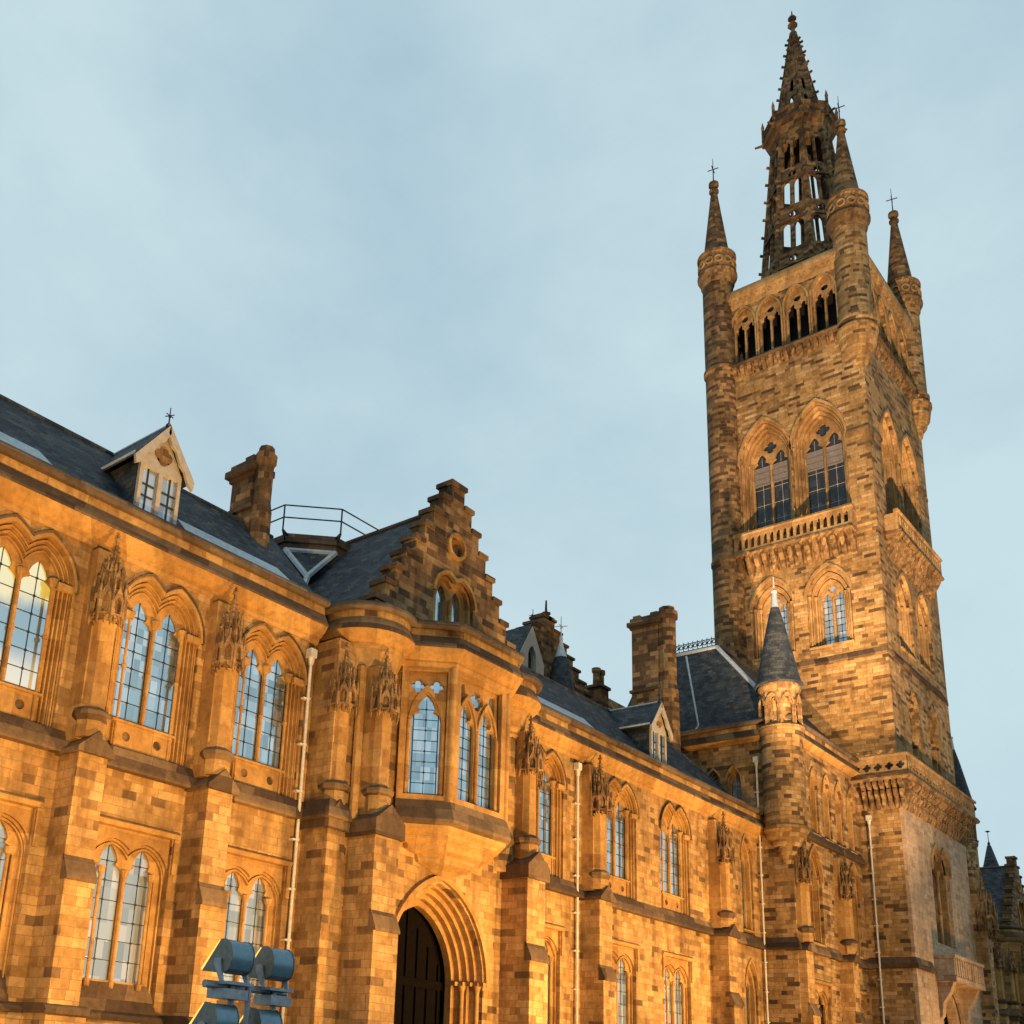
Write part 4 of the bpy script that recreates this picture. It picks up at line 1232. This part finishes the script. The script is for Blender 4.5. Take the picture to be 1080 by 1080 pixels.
        k = MB(); k.cyl((x, y, 27.6), (x, y, 28.55), .022, .008, 6)
        for th in (0.2, 1.77):
            c_, s_ = .17 * math.cos(th), .17 * math.sin(th)
            k.cyl((x - c_, y - s_, 28.12), (x + c_, y + s_, 28.12), .016, n=5)
        obj('finial', k, M_IRON, cn)
    # openwork spire
    k = MB(); kr = MB()
    def rad(z): return 1.57 + (.88 - 1.57) * (z - 22.9) / (29.75 - 22.9)
    z0, z1 = 22.9, 29.75
    a8 = math.pi / 8
    for i in range(8):
        th = i * math.pi / 4
        ap0, ap1 = rad(z0) * math.cos(a8), rad(z1) * math.cos(a8)
        n_ = Vector((math.cos(th), math.sin(th), 0)); u_ = Vector((-math.sin(th), math.cos(th), 0))
        o_ = Vector((cx, cy, 0)) + n_ * ap0 + Vector((0, 0, z0))
        v_ = (n_ * (ap1 - ap0) + Vector((0, 0, z1 - z0)))
        H = v_.length; v_ = v_.normalized(); nn = u_.cross(v_).normalized()
        if nn.dot(n_) < 0: nn = -nn
        G = Fr(o_, u_, nn, v_)
        def hw(b): return (rad(z0) + (rad(z1) - rad(z0)) * b / H) * math.sin(a8)
        holes = []
        for (b0, b1, kind) in ((.25, 1.25, 'a'), (1.42, 1.72, 'o'), (1.95, 3.05, 'a'), (3.2, 3.5, 'o'), (3.7, 4.75, 'a'), (4.88, 5.12, 'o'), (5.3, 6.45, 'a')):
            w = hw((b0 + b1) / 2) * .80
            if kind == 'a':
                for sg in (-1, 1): holes.append(opening(sg * w * .5, w * .36, b0, b1 - w * .6, w * .58, 4))
            else: holes.append(circle(0, (b0 + b1) / 2, min(.14, w * .45), 10))
        k.plate(G, [(-hw(0), 0), (hw(0), 0), (hw(H), H), (-hw(H), H)], holes, -.07, .0)
        for b in (1.33, 3.12, 4.8): kr.fbox(G, -hw(b) * .97, hw(b) * .97, b - .05, b + .03, -.02, .05)
        kr.cyl(G.pt(0, .1, .0), G.pt(0, H, .0), .03, n=6)
        # corner ribs and crockets
        c0 = Vector((cx + rad(z0) * math.cos(th + a8), cy + rad(z0) * math.sin(th + a8), z0)); c1 = Vector((cx + rad(z1) * math.cos(th + a8), cy + rad(z1) * math.sin(th + a8), z1))
        kr.cyl(c0, c1, .085, .07, 8)
        out = Vector((math.cos(th + a8), math.sin(th + a8), 0))
        for q in range(1, 10):
            p = c0.lerp(c1, q / 10)
            kr.cyl(p + out * .03, p + out * .15 + Vector((0, 0, .05)), .045, .05, 5)
    sp = obj('spire', k, M_OLD, t)
    obj('rib', kr, M_OLD, sp)
    k = MB()
    def oct_ring(prof): k.lathe(cx, cy, prof, 8, a8, a8 + 2 * math.pi)
    oct_ring([(.86, 29.5), (.95, 29.6), (.97, 29.75), (1.12, 29.98), (1.17, 30.02), (1.17, 30.12), (1.11, 30.16), (1.11, 30.42), (1.16, 30.46), (1.16, 30.54), (1.04, 30.56), (.65, 30.45)])
    for i in range(8):
        th = i * math.pi / 4 + a8
        x, y = cx + 1.15 * math.cos(th), cy + 1.15 * math.sin(th)
        k.cyl((x, y, 29.95), (x, y, 30.75), .06, .05, 6); k.cyl((x, y, 30.75), (x, y, 31.0), .06, .005, 6)
        k.cyl((x - .02 * math.cos(th), y - .02 * math.sin(th), 30.05), (x + .28 * math.cos(th), y + .28 * math.sin(th), 30.0), .05, .03, 6)
    obj('spire_gallery', k, M_OLD, sp)
    k = MB(); kr = MB()
    z0, z1 = 30.4, 34.5
    r0, r1 = .76, .09
    for i in range(8):
        th = i * math.pi / 4
        n_ = Vector((math.cos(th), math.sin(th), 0)); u_ = Vector((-math.sin(th), math.cos(th), 0))
        ap0, ap1 = r0 * math.cos(a8), r1 * math.cos(a8)
        o_ = Vector((cx, cy, z0)) + n_ * ap0
        v_ = n_ * (ap1 - ap0) + Vector((0, 0, z1 - z0)); H = v_.length; v_ = v_.normalized()
        nn = u_.cross(v_).normalized()
        if nn.dot(n_) < 0: nn = -nn
        G = Fr(o_, u_, nn, v_)
        def hw(b): return (r0 + (r1 - r0) * b / H) * math.sin(a8)
        holes = [opening(0, hw(b) * .26, b, b + .45, .14, 4) for b in (.35, 1.2)]
        k.plate(G, [(-hw(0), 0), (hw(0), 0), (hw(H), H), (-hw(H), H)], holes, -.05, 0)
        c0 = Vector((cx + r0 * math.cos(th + a8), cy + r0 * math.sin(th + a8), z0)); c1 = Vector((cx + r1 * math.cos(th + a8), cy + r1 * math.sin(th + a8), z1))
        kr.cyl(c0, c1, .055, .035, 6)
        out = Vector((math.cos(th + a8), math.sin(th + a8), 0))
        for q in range(1, 9):
            p = c0.lerp(c1, q / 9)
            kr.cyl(p + out * .02, p + out * .12 + Vector((0, 0, .05)), .04, .045, 5)
    tip = obj('spire_tip', k, M_OLD, sp)
    obj('crocket', kr, M_OLD, tip)
    k = MB(); k.lathe(cx, cy, [(.10, 34.4), (.13, 34.5), (.07, 34.6), (.06, 34.75), (.17, 34.85), (.14, 34.92), (.06, 34.98), (.05, 35.08), (.15, 35.16), (.10, 35.25), (.03, 35.3), (.02, 35.5)], 8)
    obj('finial', k, M_OLD, tip)
    # ---- lower block with the machicolated parapet and the pale south face
    X0, X1, Y0 = 27.64, 32.80, 8.20
    FS = south(Y0, TWX); FWe = west(X0)
    k = MB()
    k.plate(FWe, rect(-10.5, -Y0 - .081, GZ, 7.3), [], -.2, 0)
    lb = obj('base_wall', k, M_TOWER, t)
    k = MB(); k.plate(east(X1), rect(Y0 + .081, 10.5, GZ, 7.3), [], -.2, 0); obj('east_wall', k, M_TOWER, lb)
    k = MB()
    W2 = (X1 - X0) / 2
    k.plate(FS, rect(-W2, W2, GZ, 7.0), [twin_opening(0, .33, .40, 3.75, 5.55, .62), opening(0, .85, GZ + .001, 1.75, 1.0)], -.08, 0)
    obj('south_face', k, M_PALE, lb)
    k = MB()
    k.plate(FS, twin_opening(0, .33, .42, 3.7, 5.55, .65), [twin_opening(0, .33, .33, 3.71, 5.55, .52)], -.3, -.12)
    k.plate(FS, rect(-.8, .8, 3.7, 6.2), [opening(-.33, .22, 3.76, 5.5, .38), opening(.33, .22, 3.76, 5.5, .38)], -.4, -.29)
    k.plate(FS, band(twin_arch, (0, .33, .46, 5.54, .72), (0, .33, .40, 5.54, .62)), [], -.02, .05)
    for a in (0, -.40 - .33 + .03, .70):
        k.cyl(FS.pt(a, 3.7, -.1), FS.pt(a, 5.5, -.1), .04, n=8); k.cyl(FS.pt(a, 5.45, -.1), FS.pt(a, 5.6, -.1), .05, .09, n=8); k.cyl(FS.pt(a, 4.55, -.1), FS.pt(a, 4.62, -.1), .055, n=8)
    w = obj('window', k, M_TTRIM, lb, 40)
    k = MB(); k.fbox(FS, -.6, .6, 3.7, 6.1, -.39, -.36); obj('pane', k, M_BLACKGLASS, lb)
    k = MB()
    k.plate(FS, opening(0, .85, GZ, 1.75, 1.0), [opening(0, .68, GZ + .001, 1.75, .82)], -.32, -.1); k.plate(FS, opening(0, .70, GZ, 1.75, .84), [], -.8, -.7)
    obj('archway', k, M_PALE, lb)
    # balcony over the arch
    k = MB()
    k.fbox(FS, -1.22, 1.22, 2.78, 2.90, 0, .46); k.fbox(FS, -1.19, 1.19, 2.90, 3.34, .37, .44); k.fbox(FS, -1.23, 1.23, 3.34, 3.41, .33, .48)
    for a in (-1.19, 1.12): k.fbox(FS, a, a + .07, 2.90, 3.34, 0, .37); k.fbox(FS, a - .02, a + .09, 3.34, 3.405, 0, .33)
    for a in (-1.0, 1.0): k.extr(FS, [(0, 1.95), (.06, 2.0), (.10, 2.3), (.27, 2.55), (.36, 2.78), (0, 2.78)], a - .12, a + .12)
    for i in range(13): k.fbox(FS, -1.12 + i * .187 - .022, -1.12 + i * .187 + .022, 2.91, 3.32, .44, .465)
    obj('porch_balcony', k, M_PALE, lb)
    # parapet
    k = MB(); kd = MB()
    path = [(X0, 9.3), (X0, Y0), (X1, Y0), (X1, 9.3)]
    for (a, b, F, n) in ((-9.1, -Y0 + .12, FWe, 7), (-2.58, 2.58, FS, 24)):
        for i in range(n):
            q = a + (b - a) * (i + .5) / n
            w_ = (b - a) / n * .28
            for z, d in ((6.70, .10), (6.92, .19), (7.14, .28)):
                kd.extr(F, [(-.02, z), (d * .5, z + .01), (d, z + .12), (d, z + .22), (-.02, z + .22)], q - w_, q + w_)
    kd.sweep(path, [(-.02, 7.36), (.30, 7.36), (.34, 7.42), (.30, 7.50), (-.02, 7.50)])
    obj('machicolation', kd, M_CARVE, lb)
    FWp = west(X0 - .25); FSp = south(Y0 - .25, TWX)
    k.plate(FWp, rect(-9.3, -Y0 + .25, 7.5, 7.92), [quatrefoil(-9.15 + .26 * i, 7.70, .105) for i in range(5)], -.06, 0)
    holes = [quatrefoil(-2.6 + .26 * i, 7.70, .105) for i in range(21)]
    k.plate(FSp, rect(-2.82, 2.82, 7.5, 7.92), holes, -.06, 0)
    k.plate(east(X1 + .25), rect(Y0 - .25, 9.3, 7.5, 7.92), [], -.06, 0)
    k.sweep([(X0 - .22, 9.3), (X0 - .22, Y0 - .22), (X1 + .22, Y0 - .22), (X1 + .22, 9.3)], [(-.08, 7.921), (.07, 7.921), (.08, 7.97), (.0, 8.02), (-.08, 7.99)])
    obj('parapet', k, M_TTRIM, lb)
    k = MB(); k.box(X0 - .2, X1 + .2, Y0 - .2, 10.4, 7.3, 7.36); obj('parapet_walk', k, M_COPE, lb)
    k = MB(); k.sweep([(X0, 10.4), (X0, Y0), (TWX - 1.36, Y0)], [(d * .8, z) for d, z in STRING]); k.sweep([(TWX + 1.36, Y0), (X1, Y0), (X1, 10.4)], [(d * .8, z) for d, z in STRING]); obj('string_course', k, M_DARK, lb)
    # corner buttress at the far right with a carved canopy
    k = MB(); k.box(X1 - .05, X1 + .35, 7.9, 9.0, GZ, 5.2); k.prism([(X1 - .05, 8.0), (X1 + .33, 8.0), (X1 + .33, 9.0), (X1 - .05, 9.0)], 5.2, 6.6, [(X1 - .05, 8.2), (X1 + .15, 8.2), (X1 + .15, 9.0), (X1 - .05, 9.0)])
    bb = obj('buttress', k, M_TOWER, lb)
    k = MB(); canopy(k, X1 + .15, 7.95, 4.2, 6.0, .3, 5); obj('canopy', k, M_CARVE, bb)
    downpipe(lb, FWe, -8.98, GZ, 6.35, .08)
    return t
tower = bell_tower()
tower.scale = (1, 1, 1.0105)

# ------------------------------------------------------------------ east half of the front mirrors the west half
def mirror_org(o):
    org = tuple(o['org']); return (2 * TWX - org[0], org[1], org[2])
copy_thing(hb, mirror_org(hb), 'slate-roofed turreted block mostly hidden behind the right side of the bell tower', mirror=True)
far = stone_range('far stretch of the front at the lower right corner, beyond the tower base', 37.0, 42.15, [38.4, 40.3], [38.4, 40.3], [(39.2, 39.6), (41.2, 41.6)], [(37.5, 5.05)], [40.9], [])
copy_thing(ent, (44.5, 10.6, GZ), 'far stepped-gable bay at the right edge of the photo, beyond the tower', mirror=True)
def cone_turret():
    x, y = 49.4, 11.5
    t = thing('cone_turret', 'slender slate-coned turret standing far off, right of the tower base', 'turret', (x, y, GZ))
    k = MB(); k.lathe(x, y, [(.46, GZ), (.46, 8.2), (.52, 8.25), (.52, 8.32)], 16); obj('drum', k, M_TOWER, t, 35)
    k = MB(); k.lathe(x, y, [(.56, 8.3), (.54, 8.36), (.30, 9.3), (.08, 10.15), (.05, 10.2)], 18); c = obj('cone_roof', k, M_SLATE, t, 35)
    k = MB(); finial(k, x, y, 10.15, .65, .03, False); k.lathe(x, y, [(.02, 10.72), (.10, 10.76), (.02, 10.8)], 8); obj('finial', k, M_IRON, c)
cone_turret()

# ------------------------------------------------------------------ buildings behind the ridge
def rear_hall():
    t = thing('gabled_hall', 'far sooty crow-stepped gable with finial and slim slate cone, rising behind the roof ridge', 'building', (23.0, 15.5, GZ))
    G = south(15.0)
    c, half, zb, zt = 22.62, 2.05, 9.7, 11.5
    n = 7
    pts = []
    prev = zb
    for i in range(n):
        a = half - (half - .26) * i / (n - 1); z = zb + (zt - zb) * (i + 1) / n
        pts += [(c - a, prev), (c - a, z)]; prev = z
    out = [(c - half, GZ)] + pts + [(2 * c - a, z) for a, z in pts[::-1]] + [(c + half, GZ)]
    k = MB(); k.plate(G, out, [], -.4, 0); k.box(c - .26, c + .26, 15.0, 15.4, 11.49, 11.62)
    k.box(c - half, c - half + .1, 15.4, 19, GZ, 9.2); k.box(c + half - .1, c + half, 15.4, 19, GZ, 9.2)
    w = obj('wall', k, M_OLD, t)
    k = MB()
    for a, z in [(c - a2, z2) for a2, z2 in []]: pass
    for i in range(n):
        a = half - (half - .26) * i / (n - 1); z = zb + (zt - zb) * (i + 1) / n
        for sg in (-1, 1):
            k.fbox(G, c + sg * (a - .14) - .19, c + sg * (a - .14) + .19, z + .001, z + .07, -.42, .04)
    finial(k, c, 15.1, 11.62, .45, .07, False)
    obj('step_coping', k, M_DARK, w)
    k = MB(); H = Fr((0, 0, 0), (0, 1, 0), (1, 0, 0))
    k.extr(H, [(c - half, 9.1), (c, 11.3), (c + half, 9.1)], 15.4, 19.0); obj('roof', k, M_SLATE, t)
    dx, dy = 22.2, 14.6
    k = MB(); k.plate(south(14.4), [(20.48, 8.6), (21.52, 8.6), (21.52, 9.75), (21.0, 10.62), (20.48, 9.75)], [opening(21.0, .17, 9.3, 9.8, .3)], -.15, 0)
    d = obj('dormer', k, M_WHITE, t)
    k = MB(); k.extr(H, [(20.38, 9.6), (21.0, 10.68), (21.62, 9.6), (21.62, 9.5), (21.0, 10.54), (20.38, 9.5)], 14.42, 16.5); obj('roof', k, M_SLATE, d)
    k = MB(); k.box(20.78, 21.22, 14.56, 14.58, 9.2, 10.2); obj('pane', k, M_BLACKGLASS, d)
    k = MB(); finial(k, 21.0, 14.4, 10.62, .45, .025); obj('finial', k, M_IRON, d)
    cx, cy = 22.42, 14.5
    k = MB(); k.lathe(cx, cy, [(.42, 6), (.42, 8.8)], 16); st = obj('stair_turret', k, M_OLD, t, 35)
    k = MB(); k.lathe(cx, cy, [(.46, 8.7), (.44, 8.8), (.22, 10.1), (.18, 10.2), (.18, 10.25)], 16); cn = obj('cone_roof', k, M_SLATE, st, 35)
    k = MB(); k.lathe(cx, cy, [(.18, 10.2), (.09, 10.5), (.02, 10.8)], 10); finial(k, cx, cy, 10.65, .75, .03); obj('finial', k, M_LEAD, cn, 40)
    return t
rear_hall()

def rear_range():
    t = thing('rear_range', 'far roof ridge with small twin-flue chimney, between stepped gable and big chimney', 'building', (26.0, 15.5, GZ))
    k = MB(); k.box(24.6, 28.5, 15.0, 18.0, GZ, 9.0); obj('wall', k, M_TOWER, t)
    k = MB(); k.extr(Fr((0, 0, 0), (1, 0, 0), (0, -1, 0)), [(-14.9, 8.9), (-15.8, 10.75), (-18.1, 8.9)], 24.6, 28.6); obj('roof', k, M_TOWER, t)
    k = MB(); k.box(25.15, 25.6, 15.0, 15.36, 9, 10.45)
    for x in (25.26, 25.49): k.lathe(x, 15.18, [(.10, 10.4), (.095, 10.85), (.13, 10.9), (.13, 11.0), (.08, 11.02), (.08, 10.95)], 8)
    k.box(25.10, 25.65, 14.95, 15.41, 10.42, 10.5)
    obj('chimney', k, M_OLD, t)
    return t
rear_range()

# ------------------------------------------------------------------ floodlights on the forecourt
MAST_GROUP = 'floodlight masts along the forecourt'
def floodlight_mast(label):
    org = (2.83, 3.33, GZ)
    t = thing('floodlight_mast', label, 'floodlight', org, MAST_GROUP)
    x, y = org[0], org[1]
    k = MB()
    for a in (.03, .115, .25):
        k.cyl((x + a, y - .02, GZ), (x + a, y - .02, .29), .012, n=8)
    k.box(x - .12, x + .16, y - .12, y + .12, GZ, GZ + .05)
    for z in (.03, .275): k.cyl((x - .09, y, z), (x + .33, y, z), .016, n=8)
    k.box(x - .05, x + .07, y - .07, y + .03, .225, .262); k.box(x + .19, x + .30, y - .07, y + .03, .22, .258)
    obj('post', k, M_STEEL, t, 40)
    for (ax, az) in ((.03, .375), (.245, .372), (-.02, .135), (.205, .132)):
        lx = x + ax
        # casing: tilted front, rounded back, run along x
        c, s_ = math.cos(R(32)), math.sin(R(32))
        prof = [(.095, .075), (.01, .078), (-.05, .07), (-.078, .045), (-.085, .0), (-.07, -.045), (-.03, -.058), (.03, -.05)]
        def tr(p, q): return (y + p, az + q)
        fr = [(.0, .072), (-.03, .07), (-.055, .055), (-.068, .025), (-.068, -.01), (-.055, -.04), (-.03, -.052), (.0, -.052), (.095, -.044)]
        Fx = Fr((lx, y, az), (1, 0, 0), (0, 1, 0))
        k = MB(); k.extr(Fx, fr, -.054, .054)
        h = obj('lamp', k, M_LAMP, t, 40)
        for e in (-.0585, .0545):
            k = MB(); k.extr(Fx, [(p_ * 1.04, q_ * 1.04) for p_, q_ in fr], e, e + .004); obj('end_plate', k, M_ENDPLATE, h)
        k = MB()
        # glass on the tilted front, glowing
        k.extr(Fx, [(.004, .068), (.098, -.043), (.107, -.036), (.012, .070)], -.058, .058)
        obj('glass', k, M_FLOODGLASS, h)
        k = MB()
        for e in (-.068, .060):
            k.extr(Fx, [(.02, .0), (.02, -.02), (-.02, -.085), (-.04, -.085), (-.02, -.02), (-.02, .0)], e, e + .008)
        k.extr(Fx, [(.02, -.085), (-.07, -.085), (-.07, -.097), (.02, -.097)], -.065, .065)
        k.cyl((lx - .065, y, az - .01), (lx + .065, y, az - .01), .014, n=8)
        obj('yoke', k, M_STEEL, h)
    return t

def spot(parent, name, pos, aim, watts, size=70, blend=.8, col=FLOOD_COL):
    d = bpy.data.lights.new(name, 'SPOT'); d.energy = watts; d.spot_size = R(size); d.spot_blend = blend; d.color = col; d.shadow_soft_size = .35
    o = bpy.data.objects.new(name, d); COL.objects.link(o)
    o.parent = parent
    p = P(*pos); a = P(*aim)
    o.location = p - parent.location
    o.rotation_euler = (a - p).to_track_quat('-Z', 'Y').to_euler()
    return o

mast = floodlight_mast('steel mast with four lit blue-grey floodlights in front of the lower left windows')
masts = [mast]
MY = 4.9
for i, mxp in enumerate((8.0, 12.6, 19.0, 29.0)):
    masts.append(copy_thing(mast, (mxp, MY, GZ - .22), 'steel mast with four lit floodlights further along the forecourt, below the frame', MAST_GROUP))
for m in masts:
    bx = (m.location.x) / S
    near = bx > 4
    if near: spot(m, 'flood_beam', (bx, MY + .3, .1), (bx - 1.2, 10.0, 4.2), FLOOD_W * (.22 if bx > 28 else .5 if bx > 20 else .52), 120, .8)
    else: spot(m, 'flood_beam', (bx, 3.60, .3), (bx + .8, 10.0, 3.6), FLOOD_W * .95, 92, .8)
# two more masts further out, tilted up at the tower
tm = []
for mxp in (15.0, 22.0):
    tm.append(copy_thing(mast, (mxp, 3.2, GZ - .3), 'steel mast with four lit floodlights further along the forecourt, below the frame', MAST_GROUP))
spot(tm[0], 'tower_beam', (15.1, 3.5, .1), (28.4, 9.6, 17.5), TOWER_W * .62, 36, .6, TOWER_COL)
spot(tm[1], 'tower_beam', (22.1, 3.5, .1), (30.2, 8.2, 15.5), TOWER_W * .17, 58, .7, TOWER_COL)
def roof_flood():
    t = thing('roof_floodlight', 'small floodlight behind the parapet, lighting the lower west face of the tower', 'floodlight', (24.5, 9.42, 8.08))
    x, y, z = 24.5, 9.42, 8.10
    k = MB(); k.box(x - .07, x + .07, y - .07, y + .07, z - .2, z - .07); k.cyl((x, y, z - .08), (x, y, z), .02, n=8); obj('bracket', k, M_STEEL, t)
    k = MB(); k.prism([(x - .06, y - .09), (x + .05, y - .09), (x + .05, y + .09), (x - .06, y + .09)], z - .02, z + .08, [(x - .06, y - .09), (x + .01, y - .09), (x + .01, y + .09), (x - .06, y + .09)]); h = obj('lamp', k, M_LAMP, t)
    k = MB(); k.add([(x + .056, y - .08, z - .01), (x + .056, y + .08, z - .01), (x + .018, y + .08, z + .075), (x + .018, y - .08, z + .075)], [(0, 1, 2, 3)]); obj('glass', k, M_FLOODGLASS, h)
    spot(t, 'roof_beam', (x + .12, y, z + .06), (27.74, 9.6, 10.6), 5500, 110, .8)
roof_flood()
